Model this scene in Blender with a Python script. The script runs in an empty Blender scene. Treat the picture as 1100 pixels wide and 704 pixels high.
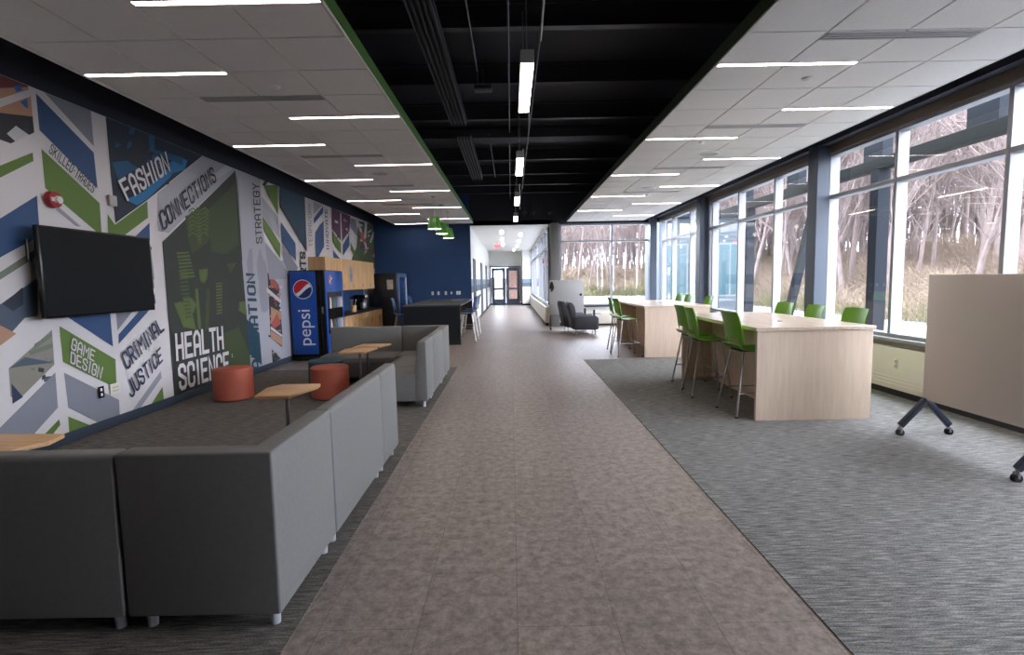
import bpy, bmesh, math, random
from mathutils import Vector, Matrix
random.seed(7)
S = bpy.context.scene
COL = S.collection
PI = math.pi

# ------------------------------------------------------------------ materials
def lin(c):
    return tuple(((v/255)/12.92 if v/255 <= .04045 else ((v/255+.055)/1.055)**2.4) for v in c)
_m = {}
def mat(name, rgb, rough=.6, metal=0, spec=.5, noise=None, bump=0, emit=None, coat=0):
    """rgb 0-255 sRGB; noise=(scale xyz, amount, detail)"""
    if name in _m: return _m[name]
    m = bpy.data.materials.new(name); m.use_nodes = True; _m[name] = m
    nt = m.node_tree; b = nt.nodes['Principled BSDF']
    col = lin(rgb)
    b.inputs['Base Color'].default_value = (*col, 1)
    b.inputs['Roughness'].default_value = rough
    b.inputs['Metallic'].default_value = metal
    b.inputs['Specular IOR Level'].default_value = spec
    if coat: b.inputs['Coat Weight'].default_value = coat
    if emit:
        b.inputs['Emission Color'].default_value = (*lin(emit[0]), 1)
        b.inputs['Emission Strength'].default_value = emit[1]
    if noise or bump:
        tc = nt.nodes.new('ShaderNodeTexCoord'); mp = nt.nodes.new('ShaderNodeMapping')
        nz = nt.nodes.new('ShaderNodeTexNoise')
        nt.links.new(tc.outputs['Object'], mp.inputs[0]); nt.links.new(mp.outputs[0], nz.inputs['Vector'])
        sc, amt, det = noise or ((80, 80, 80), 0, 3)
        mp.inputs['Scale'].default_value = sc
        nz.inputs['Scale'].default_value = 1; nz.inputs['Detail'].default_value = det
        if amt:
            r = nt.nodes.new('ShaderNodeValToRGB')
            r.color_ramp.elements[0].position = .3; r.color_ramp.elements[1].position = .7
            r.color_ramp.elements[0].color = (*[c*(1-amt) for c in col], 1)
            r.color_ramp.elements[1].color = (*[min(1, c*(1+amt)) for c in col], 1)
            nt.links.new(nz.outputs['Fac'], r.inputs[0]); nt.links.new(r.outputs[0], b.inputs['Base Color'])
        if bump:
            bp = nt.nodes.new('ShaderNodeBump'); bp.inputs['Strength'].default_value = bump; bp.inputs['Distance'].default_value = .004
            nt.links.new(nz.outputs['Fac'], bp.inputs['Height']); nt.links.new(bp.outputs[0], b.inputs['Normal'])
    return m

def carpet(name, cols, sc1=(8, 90, 1), seed=0):
    m = bpy.data.materials.new(name); m.use_nodes = True; nt = m.node_tree; b = nt.nodes['Principled BSDF']
    b.inputs['Roughness'].default_value = .95; b.inputs['Specular IOR Level'].default_value = .15
    tc = nt.nodes.new('ShaderNodeTexCoord')
    def nz(sc, det, rough=.6):
        mp = nt.nodes.new('ShaderNodeMapping'); mp.inputs['Scale'].default_value = sc; mp.inputs['Location'].default_value = (seed, seed*2, 0)
        n = nt.nodes.new('ShaderNodeTexNoise'); n.inputs['Scale'].default_value = 1; n.inputs['Detail'].default_value = det; n.inputs['Roughness'].default_value = rough
        nt.links.new(tc.outputs['Object'], mp.inputs[0]); nt.links.new(mp.outputs[0], n.inputs['Vector']); return n
    a = nz(sc1, 4); c = nz((110, 160, 1), 2)
    mix = nt.nodes.new('ShaderNodeMath'); mix.operation = 'MULTIPLY_ADD'; mix.inputs[1].default_value = .35
    nt.links.new(c.outputs['Fac'], mix.inputs[0])
    sub = nt.nodes.new('ShaderNodeMath'); sub.operation = 'MULTIPLY'; sub.inputs[1].default_value = .65
    nt.links.new(a.outputs['Fac'], sub.inputs[0]); nt.links.new(sub.outputs[0], mix.inputs[2])
    r = nt.nodes.new('ShaderNodeValToRGB'); r.color_ramp.interpolation = 'LINEAR'
    els = r.color_ramp.elements
    ps = [.36, .46, .54, .64]
    els[0].position = ps[0]; els[0].color = (*lin(cols[0]), 1); els[1].position = ps[3]; els[1].color = (*lin(cols[3]), 1)
    for i in (1, 2):
        e = els.new(ps[i]); e.color = (*lin(cols[i]), 1)
    nt.links.new(mix.outputs[0], r.inputs[0]); nt.links.new(r.outputs[0], b.inputs['Base Color'])
    bp = nt.nodes.new('ShaderNodeBump'); bp.inputs['Strength'].default_value = .5; bp.inputs['Distance'].default_value = .004
    nt.links.new(c.outputs['Fac'], bp.inputs['Height']); nt.links.new(bp.outputs[0], b.inputs['Normal'])
    return m

def vinyl():
    m = bpy.data.materials.new('vinyl_tile'); m.use_nodes = True; nt = m.node_tree; b = nt.nodes['Principled BSDF']
    b.inputs['Roughness'].default_value = .42; b.inputs['Specular IOR Level'].default_value = .4
    tc = nt.nodes.new('ShaderNodeTexCoord')
    n = nt.nodes.new('ShaderNodeTexNoise'); n.inputs['Scale'].default_value = 15; n.inputs['Detail'].default_value = 10; n.inputs['Roughness'].default_value = .78
    n.inputs['Distortion'].default_value = .15
    nt.links.new(tc.outputs['Object'], n.inputs['Vector'])
    r = nt.nodes.new('ShaderNodeValToRGB'); e = r.color_ramp.elements
    e[0].position = .34; e[0].color = (*lin((94, 84, 78)), 1); e[1].position = .66; e[1].color = (*lin((162, 149, 140)), 1)
    x = e.new(.5); x.color = (*lin((134, 122, 114)), 1)
    nt.links.new(n.outputs['Fac'], r.inputs[0])
    br = nt.nodes.new('ShaderNodeTexBrick')
    mp = nt.nodes.new('ShaderNodeMapping'); mp.inputs['Rotation'].default_value = (0, 0, PI/2)
    nt.links.new(tc.outputs['Object'], mp.inputs[0]); nt.links.new(mp.outputs[0], br.inputs['Vector'])
    br.inputs['Scale'].default_value = 1; br.inputs['Brick Width'].default_value = .92; br.inputs['Row Height'].default_value = .46
    br.inputs['Mortar Size'].default_value = .0022; br.inputs['Mortar Smooth'].default_value = .2; br.inputs['Bias'].default_value = 0
    br.inputs['Color1'].default_value = (1.06, 1.05, 1.04, 1); br.inputs['Color2'].default_value = (.92, .92, .92, 1); br.inputs['Mortar'].default_value = (.55, .55, .55, 1)
    mx = nt.nodes.new('ShaderNodeMix'); mx.data_type = 'RGBA'; mx.blend_type = 'MULTIPLY'; mx.inputs[0].default_value = 1
    nt.links.new(r.outputs[0], mx.inputs[6]); nt.links.new(br.outputs['Color'], mx.inputs[7])
    nt.links.new(mx.outputs[2], b.inputs['Base Color'])
    return m

def wood(name, c1, c2, sc=(3, 3, 40), rough=.45):
    m = bpy.data.materials.new(name); m.use_nodes = True; nt = m.node_tree; b = nt.nodes['Principled BSDF']
    b.inputs['Roughness'].default_value = rough
    tc = nt.nodes.new('ShaderNodeTexCoord'); mp = nt.nodes.new('ShaderNodeMapping'); mp.inputs['Scale'].default_value = sc
    n = nt.nodes.new('ShaderNodeTexNoise'); n.inputs['Scale'].default_value = 1; n.inputs['Detail'].default_value = 5; n.inputs['Distortion'].default_value = .4
    nt.links.new(tc.outputs['Object'], mp.inputs[0]); nt.links.new(mp.outputs[0], n.inputs['Vector'])
    r = nt.nodes.new('ShaderNodeValToRGB'); r.color_ramp.elements[0].position = .3; r.color_ramp.elements[1].position = .7
    r.color_ramp.elements[0].color = (*lin(c1), 1); r.color_ramp.elements[1].color = (*lin(c2), 1)
    nt.links.new(n.outputs['Fac'], r.inputs[0]); nt.links.new(r.outputs[0], b.inputs['Base Color'])
    return m

def glass(name='window_glass', tint=(1, 1, 1)):
    m = bpy.data.materials.new(name); m.use_nodes = True; nt = m.node_tree; nt.nodes.clear()
    o = nt.nodes.new('ShaderNodeOutputMaterial'); t = nt.nodes.new('ShaderNodeBsdfTransparent'); g = nt.nodes.new('ShaderNodeBsdfGlossy')
    lw = nt.nodes.new('ShaderNodeLayerWeight'); pw = nt.nodes.new('ShaderNodeMath'); f = nt.nodes.new('ShaderNodeMath'); mx = nt.nodes.new('ShaderNodeMixShader')
    lw.inputs['Blend'].default_value = .5; pw.operation = 'POWER'; pw.inputs[1].default_value = 5; f.operation = 'MULTIPLY_ADD'; f.inputs[1].default_value = .85; f.inputs[2].default_value = .06
    nt.links.new(lw.outputs['Facing'], pw.inputs[0]); nt.links.new(pw.outputs[0], f.inputs[0]); g.inputs['Roughness'].default_value = .02
    t.inputs['Color'].default_value = (*tint, 1)
    nt.links.new(f.outputs[0], mx.inputs[0]); nt.links.new(t.outputs[0], mx.inputs[1]); nt.links.new(g.outputs[0], mx.inputs[2])
    nt.links.new(mx.outputs[0], o.inputs[0]); return m

def emis(name, rgb, st):
    m = bpy.data.materials.new(name); m.use_nodes = True; nt = m.node_tree; nt.nodes.clear()
    o = nt.nodes.new('ShaderNodeOutputMaterial'); e = nt.nodes.new('ShaderNodeEmission')
    e.inputs[0].default_value = (*lin(rgb), 1); e.inputs[1].default_value = st
    nt.links.new(e.outputs[0], o.inputs[0]); return m

# ------------------------------------------------------------------ geometry helpers
class MB:
    """collects shapes, then links them as ONE mesh object"""
    def __init__(s): s.bm = bmesh.new()
    def box(s, a, b, r=0, seg=2, mi=0, rot=None, about=None):
        t = bmesh.new(); bmesh.ops.create_cube(t, size=1)
        c = [(a[i]+b[i])/2 for i in range(3)]; d = [abs(b[i]-a[i]) for i in range(3)]
        for v in t.verts: v.co = Vector((v.co.x*d[0]+c[0], v.co.y*d[1]+c[1], v.co.z*d[2]+c[2]))
        if r:
            bmesh.ops.bevel(t, geom=t.edges[:], offset=min(r, min(d)*.49), segments=seg, profile=.5, affect='EDGES')
        if rot is not None:
            bmesh.ops.rotate(t, verts=t.verts, cent=about or c, matrix=rot)
        s.add(t, mi, bool(r)); return s
    def add(s, t, mi=0, smooth=False):
        for f in t.faces: f.material_index = mi; f.smooth = smooth
        me = bpy.data.meshes.new('t'); t.to_mesh(me); t.free(); s.bm.from_mesh(me); bpy.data.meshes.remove(me)
    def cyl(s, p, q, r, r2=None, n=16, mi=0, smooth=True, caps=True):
        p, q = Vector(p), Vector(q); d = q-p; t = bmesh.new()
        bmesh.ops.create_cone(t, cap_ends=caps, segments=n, radius1=r, radius2=r if r2 is None else r2, depth=d.length)
        M = Matrix.Translation((p+q)/2) @ d.to_track_quat('Z', 'Y').to_matrix().to_4x4()
        bmesh.ops.transform(t, matrix=M, verts=t.verts)
        s.add(t, mi, smooth)
        return s
    def tube(s, pts, r, n=8, mi=0):
        for a, b in zip(pts, pts[1:]): s.cyl(a, b, r, n=n, mi=mi)
        for a in pts[1:-1]:
            t = bmesh.new(); bmesh.ops.create_uvsphere(t, u_segments=n, v_segments=max(4, n//2), radius=r)
            bmesh.ops.translate(t, verts=t.verts, vec=a); s.add(t, mi, True)
        return s
    def prism(s, pts, z0, z1, r=0, axis='z', mi=0, seg=2):
        t = bmesh.new()
        def P(x, y, z): return {'z': (x, y, z), 'x': (z, x, y), 'y': (x, z, y)}[axis]
        lo = [t.verts.new(P(x, y, z0)) for x, y in pts]; hi = [t.verts.new(P(x, y, z1)) for x, y in pts]
        n = len(pts); t.faces.new(lo[::-1]); t.faces.new(hi)
        for i in range(n): t.faces.new((lo[i], lo[(i+1) % n], hi[(i+1) % n], hi[i]))
        bmesh.ops.recalc_face_normals(t, faces=t.faces)
        if r: bmesh.ops.bevel(t, geom=t.edges[:], offset=r, segments=seg, profile=.5, affect='EDGES')
        s.add(t, mi, bool(r)); return s
    def face(s, pts, mi=0):
        t = bmesh.new(); t.faces.new([t.verts.new(p) for p in pts]); s.add(t, mi, False); return s
    def lathe(s, prof, c=(0, 0, 0), n=24, mi=0, sy=1):
        t = bmesh.new(); rings = []
        for r, z in prof:
            if r < 1e-5: rings.append([t.verts.new((c[0], c[1], c[2]+z))])
            else: rings.append([t.verts.new((c[0]+r*math.cos(2*PI*i/n), c[1]+sy*r*math.sin(2*PI*i/n), c[2]+z)) for i in range(n)])
        for A, B in zip(rings, rings[1:]):
            for i in range(n):
                j = (i+1) % n
                if len(A) == 1 and len(B) == 1: continue
                if len(A) == 1: t.faces.new((A[0], B[j], B[i]))
                elif len(B) == 1: t.faces.new((A[i], A[j], B[0]))
                else: t.faces.new((A[i], A[j], B[j], B[i]))
        bmesh.ops.recalc_face_normals(t, faces=t.faces)
        s.add(t, mi, True); return s
    def sphere(s, c, r, n=12, sc=(1, 1, 1), mi=0):
        t = bmesh.new(); bmesh.ops.create_uvsphere(t, u_segments=n, v_segments=n//2+2, radius=r)
        for v in t.verts: v.co = Vector((v.co.x*sc[0]+c[0], v.co.y*sc[1]+c[1], v.co.z*sc[2]+c[2]))
        s.add(t, mi, True); return s
    def build(s, name, m, parent=None, label=None):
        me = bpy.data.meshes.new(name)
        s.bm.to_mesh(me); s.bm.free()
        for x in (m if isinstance(m, (list, tuple)) else [m]): me.materials.append(x)
        if any(p.use_smooth for p in me.polygons):
            try: me.set_sharp_from_angle(angle=math.radians(42))
            except Exception: pass
        o = bpy.data.objects.new(name, me); COL.objects.link(o)
        if parent is not None: o.parent = parent
        if label: o['label'] = label
        return o

def tag(o, label, cat, group=None, kind=None):
    o['label'] = label; o['category'] = cat
    if group: o['group'] = group
    if kind: o['kind'] = kind
    return o
def thing(name, label, cat, loc=(0, 0, 0), rz=0, group=None):
    o = bpy.data.objects.new(name, None); COL.objects.link(o); o.location = loc; o.rotation_euler = (0, 0, rz)
    o.empty_display_size = .1
    return tag(o, label, cat, group)
def struct(o): o['kind'] = 'structure'; return o
def dup(root, loc, rz=None, label=None, group=None, scale=None):
    r = root.copy(); COL.objects.link(r); r.location = loc
    if rz is not None: r.rotation_euler = (0, 0, rz)
    if label: r['label'] = label
    if group: r['group'] = group
    if scale: r.scale = scale
    kids = list(root.children)
    for ch in kids:
        c = ch.copy(); COL.objects.link(c); c.parent = r
        for g in list(ch.children):
            d = g.copy(); COL.objects.link(d); d.parent = c
    return r
ORD = ['nearest to the camera', 'second from the camera', 'third from the camera', 'fourth from the camera', 'fifth from the camera', 'sixth from the camera', 'seventh from the camera']

# ------------------------------------------------------------------ palette
M_ = dict(
    white=mat('white_paint', (208, 205, 200), .7), hallwhite=mat('hall_white_paint', (228, 228, 222), .7),
    navyblue=mat('navy_blue_wall_paint', (34, 64, 104), .75, noise=((1.5, 1.5, 1.5), .05, 2)),
    black=mat('black_ceiling_paint', (40, 43, 52), .8), blackmetal=mat('black_metal', (22, 23, 26), .45),
    ductgrey=mat('dusty_black_steel', (50, 50, 55), .55),
    slate=mat('slate_blue_steel_paint', (60, 70, 84), .45),
    casing=mat('dark_bronze_metal', (112, 101, 92), .45), alu=mat('clear_anodised_aluminium', (150, 152, 156), .45, metal=.35),
    green=mat('leaf_green_paint', (66, 112, 42), .6), tile=mat('ceiling_tile_white', (222, 219, 214), .9, noise=((60, 60, 60), .03, 3)),
    grid=mat('ceiling_grid_white', (228, 226, 222), .6), cream=mat('cream_enamel', (224, 218, 204), .5),
    stoolgreen=mat('green_plastic', (104, 160, 34), .38), chrome=mat('brushed_chrome', (190, 188, 184), .28, metal=1),
    stoolblue=mat('navy_plastic', (30, 66, 110), .4), rubber=mat('black_rubber', (20, 20, 20), .7),
    sofa=mat('grey_woven_vinyl', (118, 117, 115), .62, noise=((30, 30, 30), .05, 4), bump=.12),
    legwhite=mat('satin_silver_leg', (196, 198, 202), .4, metal=.3),
    orange=mat('terracotta_vinyl', (184, 94, 72), .55, noise=((12, 12, 12), .04, 3)),
    teal=mat('dark_teal_vinyl', (38, 78, 92), .55, noise=((12, 12, 12), .04, 3)),
    steel=mat('satin_steel', (150, 150, 150), .35, metal=.8),
    pepsi=mat('cobalt_blue_panel', (20, 74, 158), .35), gloss=mat('gloss_black', (14, 14, 16), .25),
    screen=mat('black_screen', (14, 17, 20), .5, spec=.15), board=mat('whiteboard_enamel', (218, 205, 194), .3, noise=((1, 1, 1), .02, 2)),
    boardgrey=mat('grey_board_enamel', (176, 176, 174), .35),
    footblue=mat('dark_navy_powder_coat', (36, 44, 62), .4), darkfab=mat('charcoal_upholstery', (52, 54, 60), .6),
    doorgrey=mat('slate_door_paint', (72, 84, 98), .5), stripe=mat('grey_blue_wall_stripe', (120, 134, 146), .7), stripe2=mat('dark_grey_wall_stripe', (84, 96, 108), .7),
    base=mat('dark_navy_rubber_base', (44, 56, 70), .6), paper=mat('white_paper', (210, 206, 200), .8), red=mat('red_enamel', (150, 24, 34), .45),
    counter=mat('charcoal_laminate', (66, 68, 70), .4), plate=mat('white_plastic_plate', (220, 220, 216), .5), blackpanel=mat('black_laminate', (20, 24, 30), .35),
    vent=mat('vent_grey', (176, 174, 170), .5), soffit=mat('dark_navy_soffit_paint', (33, 38, 52), .7),
)
M_['maple'] = wood('pale_maple_laminate', (212, 188, 164), (222, 200, 178), (26, 26, 2.2))
M_['maple_top'] = wood('pale_maple_top_laminate', (205, 182, 158), (224, 204, 184), (24, 2, 24), rough=.22)
M_['oak'] = wood('natural_beech_top', (206, 160, 112), (222, 180, 132), (4, 22, 22), rough=.4)
M_['pine'] = wood('honey_oak_veneer', (190, 150, 104), (216, 178, 130), (10, 10, 1.6), rough=.5)
M_['strip'] = emis('strip_light_glow', (255, 240, 232), 12)
M_['pend'] = emis('pendant_light_glow', (255, 240, 225), 12)
M_['round'] = emis('round_light_glow', (255, 252, 245), 3.5)
GL = glass()
LVT = vinyl()
CARP_R = carpet('grey_streaked_carpet', [(72, 72, 73), (104, 103, 101), (130, 129, 125), (168, 166, 154)])
CARP_L = carpet('dark_streaked_carpet', [(62, 59, 57), (92, 88, 84), (114, 109, 103), (146, 141, 129)], seed=5)
# ------------------------------------------------------------------ the room
XL, XR, YB, Y0 = -4.62, 5.08, 17.95, -4.0
XC0, XC1, XC2, XC3 = -3.78, -1.24, 1.89, 4.41      # edges of the two hung ceilings
ZC, ZD = 3.49, 4.55
b = MB()
b.box((XL-.3, Y0-.3, -.15), (XR+.3, YB+.3, 0), mi=0)
b.box((-1.6, YB+.3, -.15), (1.6, 35, 0), mi=0)
struct(b.build('floor', [LVT]))
b = MB(); b.box((1.41, Y0, 0), (XR-.05, 10.3, .006)); struct(b.build('floor_carpet_right', CARP_R))
b = MB(); b.box((XL+.01, Y0, 0), (-1.03, 9.7, .006)); struct(b.build('floor_carpet_left', CARP_L))
# deck above everything
b = MB(); b.box((XL-.3, Y0-.3, ZD), (XR+.5, YB+.3, ZD+.2)); struct(b.build('ceiling_deck', M_['black']))
# walls
b = MB(); b.box((XL-.25, Y0-.3, 0), (XL, YB+.3, ZD)); struct(b.build('wall_left', M_['soffit']))
b = MB(); b.box((XL, YB, 0), (-1.36, YB+.2, ZD)); struct(b.build('wall_back', M_['navyblue']))
b = MB(); b.box((-1.36, YB, 3.46), (XR+.3, YB+.2, ZD)); struct(b.build('wall_back_header', M_['black']))
b = MB(); b.box((XL, Y0-.25, 0), (XR+.3, Y0, ZD)); struct(b.build('wall_unseen_front', mat('unseen_wall_dark_grey', (104, 104, 104), .8)))  # unseen wall added to limit light, dark so sofa fronts stay dim
b = MB(); b.box((XR-.1, Y0, .7), (XR+.2, -.2, 3.6)); struct(b.build('wall_right_light_block', M_['soffit']))  # unseen stretch closed off to keep daylight from faces towards the camera
b = MB(); b.box((XR-.2, Y0, 3.6), (XR+.35, YB, ZD)); struct(b.build('wall_right_header', M_['soffit']))
b = MB(); b.box((XL, Y0, 0), (XL+.018, YB, .115), r=.004); struct(b.build('baseboard_left', M_['base']))
b = MB(); b.box((XL+.018, YB-.015, 0), (-1.36, YB, .115)); struct(b.build('baseboard_back', M_['base']))
# right knee wall + sill + fin heater
def knee(name, x0, y0, y1):
    w = MB(); w.box((x0+.1, y0, 0), (x0+.3, y1, .66)); o = w.build(name, M_['cream'])
    return struct(o)
knee('wall_right', XR-.05, Y0, YB)
b = MB(); b.box((XR-.1, Y0, .70), (XR+.14, YB, .745), r=.006); struct(b.build('trim_1', M_['alu']))
b = MB(); b.box((XR-.08, Y0, .645), (XR+.1, YB, .70)); struct(b.build('trim_2', M_['casing']))
def heater(name, label, x0, y0, y1, sx=1):
    t = thing(name, label, 'heater', (x0, (y0+y1)/2, 0)); h = (y1-y0)/2
    c = MB(); c.box((0, -h, .09), (sx*.12, h, .635), r=.006)
    for z in (.15, .195, .24): c.box((-sx*.006, -h, z), (0, h, z+.012))
    c.build('cover', M_['cream'], t)
    k = MB(); k.box((sx*.03, -h+.01, 0), (sx*.11, h-.01, .09)); k.build('toe_kick', M_['blackmetal'], t)
    for i in range(int(2*h/1.25)): MB().box((-sx*.002, -h+1.25*i+1.2, .1), (.001, -h+1.25*i+1.206, .63)).build('joint', M_['casing'], t)
    return t
heater('baseboard_heater', 'long cream metal convector cover under the right side windows', XR-.13, Y0+.05, YB-.2)
# outlets on the heater
def plate(label, loc, axis, m='plate', w=.075, h=.12, group=None, slots=2):
    t = thing('wall_outlet', label, 'outlet', loc, group=group)
    p = MB()
    if axis == 'x': p.box((0, -w/2, -h/2), (.006, w/2, h/2), r=.002)
    elif axis == '-x': p.box((-.006, -w/2, -h/2), (0, w/2, h/2), r=.002)
    else: p.box((-w/2, -.006, -h/2), (w/2, 0, h/2), r=.002)
    p.build('face_plate', M_[m], t)
    for k in range(slots):
        z = (-.028+.056*k) if slots > 1 else 0; d = MB(); g = min(.016, h*.3)
        if axis == 'x': d.box((.006, -.014, z-g), (.009, .014, z+g), r=.002)
        elif axis == '-x': d.box((-.009, -.014, z-g), (-.006, .014, z+g), r=.002)
        else: d.box((-.014, -.009, z-g), (.014, -.006, z+g), r=.002)
        d.build('socket', M_['vent' if m != 'gloss' else 'plate'], t)
    return t
plate('cream duplex outlet on heater cover behind the near maple table', (XR-.13, 6.72, .43), '-x', 'cream', .07, .125)

# ---- windows
def window(name, a, b_, mull, along='y', pos=XR, z0=.745, z1=3.48, tr=2.81, d0=-.03, d1=.12, fw=.055, inner=-1, tilt=0):
    """a..b_ extents along the wall, mull = list of mullion centres"""
    t = bpy.data.objects.new(name, None); COL.objects.link(t); struct(t)
    def bx(mb, u0, u1, zz0, zz1, e0, e1, r=.004):
        if along == 'y': mb.box((pos+e0, u0, zz0), (pos+e1, u1, zz1), r=r, seg=1)
        else: mb.box((u0, pos+e0, zz0), (u1, pos+e1, zz1), r=r, seg=1)
    f = MB(); bx(f, a, b_, z0, z0+.05, d0, d1); bx(f, a, b_, z1-.05, z1, d0, d1)
    bx(f, a, a+fw, z0, z1, d0, d1); bx(f, b_-fw, b_, z0, z1, d0, d1)
    f.build('window_frame', M_['alu'], t)
    for m in mull:
        k = MB(); bx(k, m-fw/2, m+fw/2, z0+.05, z1-.05, d0, d1); k.build('mullion', M_['alu'], t)
    k = MB(); bx(k, a+fw, b_-fw, tr-.03, tr+.03, d0+.005, d1-.005); k.build('transom', M_['alu'], t)
    us = [a+fw]+[q for m in mull for q in (m-fw/2, m+fw/2)]+[b_-fw]
    for i in range(0, len(us), 2):
        for (p0, p1) in ((z0+.05, tr-.03), (tr+.03, z1-.05)):
            g = MB(); e = .03
            if along == 'y': g.face([(pos+e, us[i], p0), (pos+e, us[i+1], p0), (pos+e, us[i+1], p1), (pos+e, us[i], p1)])
            else: g.face([(us[i], pos+e, p0), (us[i+1], pos+e, p0), (us[i+1], pos+e, p1), (us[i], pos+e, p1)])
            g.build('pane', GL, t)
            # dark gasket line round each pane
    return t
window('window_1', -.15, 3.05, [.72, 2.3])
window('window_2', 3.3, 8.5, [3.88, 5.45, 7.02])
window('window_3', 8.78, 13.55, [10.2, 11.8, 13.3])
window('window_4', 13.95, 17.75, [14.95, 16.6])
window('window_5', 1.66, 4.95, [3.42], along='x', pos=YB+.02, z0=.7, z1=3.44, tr=2.86)
# bronze head trim above windows
b = MB(); b.box((XR-.06, Y0, 3.48), (XR+.16, YB, 3.60)); struct(b.build('trim_3', M_['casing']))
# steel columns on the window line
def column(label, x0, x1, y0, y1, m='slate'):
    c = MB(); c.box((x0, y0, 0), (x1, y1, 3.62), r=.006, seg=1)
    o = c.build('steel_column', M_[m]); return tag(o, label, 'column', None)
column('slate blue steel column between the two nearest window bays in view', XR-.23, XR+.02, 8.45, 8.72)
column('slate blue steel column at the near side of the last window bay', XR-.23, XR+.02, 13.6, 13.88)
column('dark steel column in the far right corner beside the back window', 4.62, 4.84, 17.55, 17.8)
column('slate blue steel column beside the camera on the window wall', XR-.23, XR+.02, 3.06, 3.28)
# back wall between hall and back window, and below the back window
b = MB(); b.box((1.34, YB-.2, 0), (1.63, YB+.2, 3.47), r=.01); struct(b.build('wall_hall_pier', mat('pier_grey_paint', (122, 122, 120), .7)))
b = MB(); b.box((1.63, YB, 0), (XR+.3, YB+.2, .66)); struct(b.build('wall_back_knee', M_['hallwhite']))
b = MB(); b.box((1.63, YB-.12, .645), (XR, YB+.12, .70), r=.004); struct(b.build('trim_4', M_['footblue']))
b = MB(); b.box((1.64, YB-.02, 0), (XR, YB, .12)); struct(b.build('baseboard_knee', M_['blackmetal']))
plate('white outlet on the low wall under the back window', (3.85, YB, .42), 'y', 'vent', .09, .13)
t = heater('wall_heater', 'white convector cover under the back window behind the grey board', 0, -1.3, 1.3); t.location = (3.0, YB-.03, 0); t.rotation_euler = (0, 0, -PI/2)
t.location = (3.3, YB-.14, 0); t.rotation_euler = (0, 0, PI/2); t.scale = (1, 1, .8)

# ---- hung tile ceilings
def hung(name, x0, x1, y0, y1, px, py, nx):
    root = bpy.data.objects.new(name, None); COL.objects.link(root); struct(root)
    c = MB(); T = .627; gap = .009
    xs = [px+T*i for i in range(-1, 6) if x0-.01 < px+T*i < x1+.01]
    xs = sorted(set([x0]+[x for x in xs if x0+.02 < x < x1-.02]+[x1]))
    k0 = int((y0-py)/T)-1
    ys = [py+T*k for k in range(k0, 40) if y0+.02 < py+T*k < y1-.02]; ys = [y0]+ys+[y1]
    for i in range(len(xs)-1):
        for j in range(len(ys)-1):
            c.box((xs[i]+gap, ys[j]+gap, ZC), (xs[i+1]-gap, ys[j+1]-gap, ZC+.02))
    o = c.build('ceiling_tiles', M_['tile'], root)
    g = MB()
    for x in xs[1:-1]: g.box((x-.012, y0, ZC+.012), (x+.012, y1, ZC+.03))
    for y in ys[1:-1]: g.box((x0, y-.012, ZC+.013), (x1, y+.012, ZC+.031))
    g.build('ceiling_grid', M_['grid'], root)
    e = MB()
    e.box((x0-.012, y0, ZC-.004), (x0+.002, y1, ZC+.012)); e.box((x1-.002, y0, ZC-.004), (x1+.012, y1, ZC+.012))
    e.build('edge_trim', M_['grid'], root)
    k = MB(); k.box((x0, y0, ZC+.04), (x1, y1, ZC+.06)); k.build('backing', M_['black'], root)
    return root
hung('ceiling_left', XC0, XC1, Y0, YB-.3, XC1-.627*4, 4.86, 4)
hung('ceiling_right', XC2, XC3, Y0, YB-.3, XC2, 4.92, 4)
b = MB(); b.box((XC1-.002, Y0, ZC+.012), (XC1+.02, YB-.3, ZC+.12)); struct(b.build('trim_5', M_['green']))
b = MB(); b.box((XC2-.02, Y0, ZC+.012), (XC2+.002, YB-.3, ZC+.12)); struct(b.build('trim_6', mat('shaded_green_paint', (44, 62, 36), .6)))  # same green as the left edge, its unlit shade put into the colour
b = MB(); b.box((XC0-.02, Y0, ZC+.012), (XC0, YB-.3, ZC+.17)); struct(b.build('trim_7', M_['soffit']))
b = MB(); b.box((XC3, Y0, ZC+.012), (XC3+.02, YB-.3, ZC+.17)); struct(b.build('trim_8', M_['soffit']))

# ---- strip lights, slots, small ceiling fittings
def strip_light():
    t = thing('strip_light', '', 'ceiling light')
    f = MB(); f.box((-.625, -.035, -.004), (.625, -.026, .02)); f.box((-.625, .026, -.004), (.625, .035, .02)); f.box((-.627, -.035, -.004), (-.622, .035, .02)); f.box((.622, -.035, -.004), (.627, .035, .02))
    f.build('frame', M_['grid'], t)
    d = MB(); d.box((-.622, -.026, -.001), (.622, .026, .006)); d.build('diffuser', M_['strip'], t); return t
proto = strip_light(); first = True
rows = [('in right ceiling next the dark centre', XC2+.627, [-.08+2.5*k for k in range(0, 7)]),
        ('in right ceiling next the windows', XC2+.627*3, [1.22+2.5*k for k in range(0, 7)]),
        ('in left ceiling next the green edge', XC1-.627, [-1.3+2.5*k for k in range(0, 8)]),
        ('in left ceiling next the mural', XC1-.627*3-.01, [-.12+2.5*k for k in range(0, 8)])]
def put(proto, state, loc, label, group):
    if state[0]:
        state[0] = False; proto.location = loc; proto['label'] = label; proto['group'] = group; return proto
    return dup(proto, loc, label=label, group=group)
st = [True]
for desc, x, ys in rows:
    vis = 0
    for y in ys:
        if y > YB-.5: continue
        if y < .9: continue
        if y < 3.4:
            put(proto, st, (x, y, ZC), 'recessed strip light %s, over the floor behind the camera' % desc, 'recessed strip lights in the tile ceilings'); continue
        put(proto, st, (x, y, ZC), 'recessed strip light %s, %s' % (desc, ORD[vis]), 'recessed strip lights in the tile ceilings'); vis += 1
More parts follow.
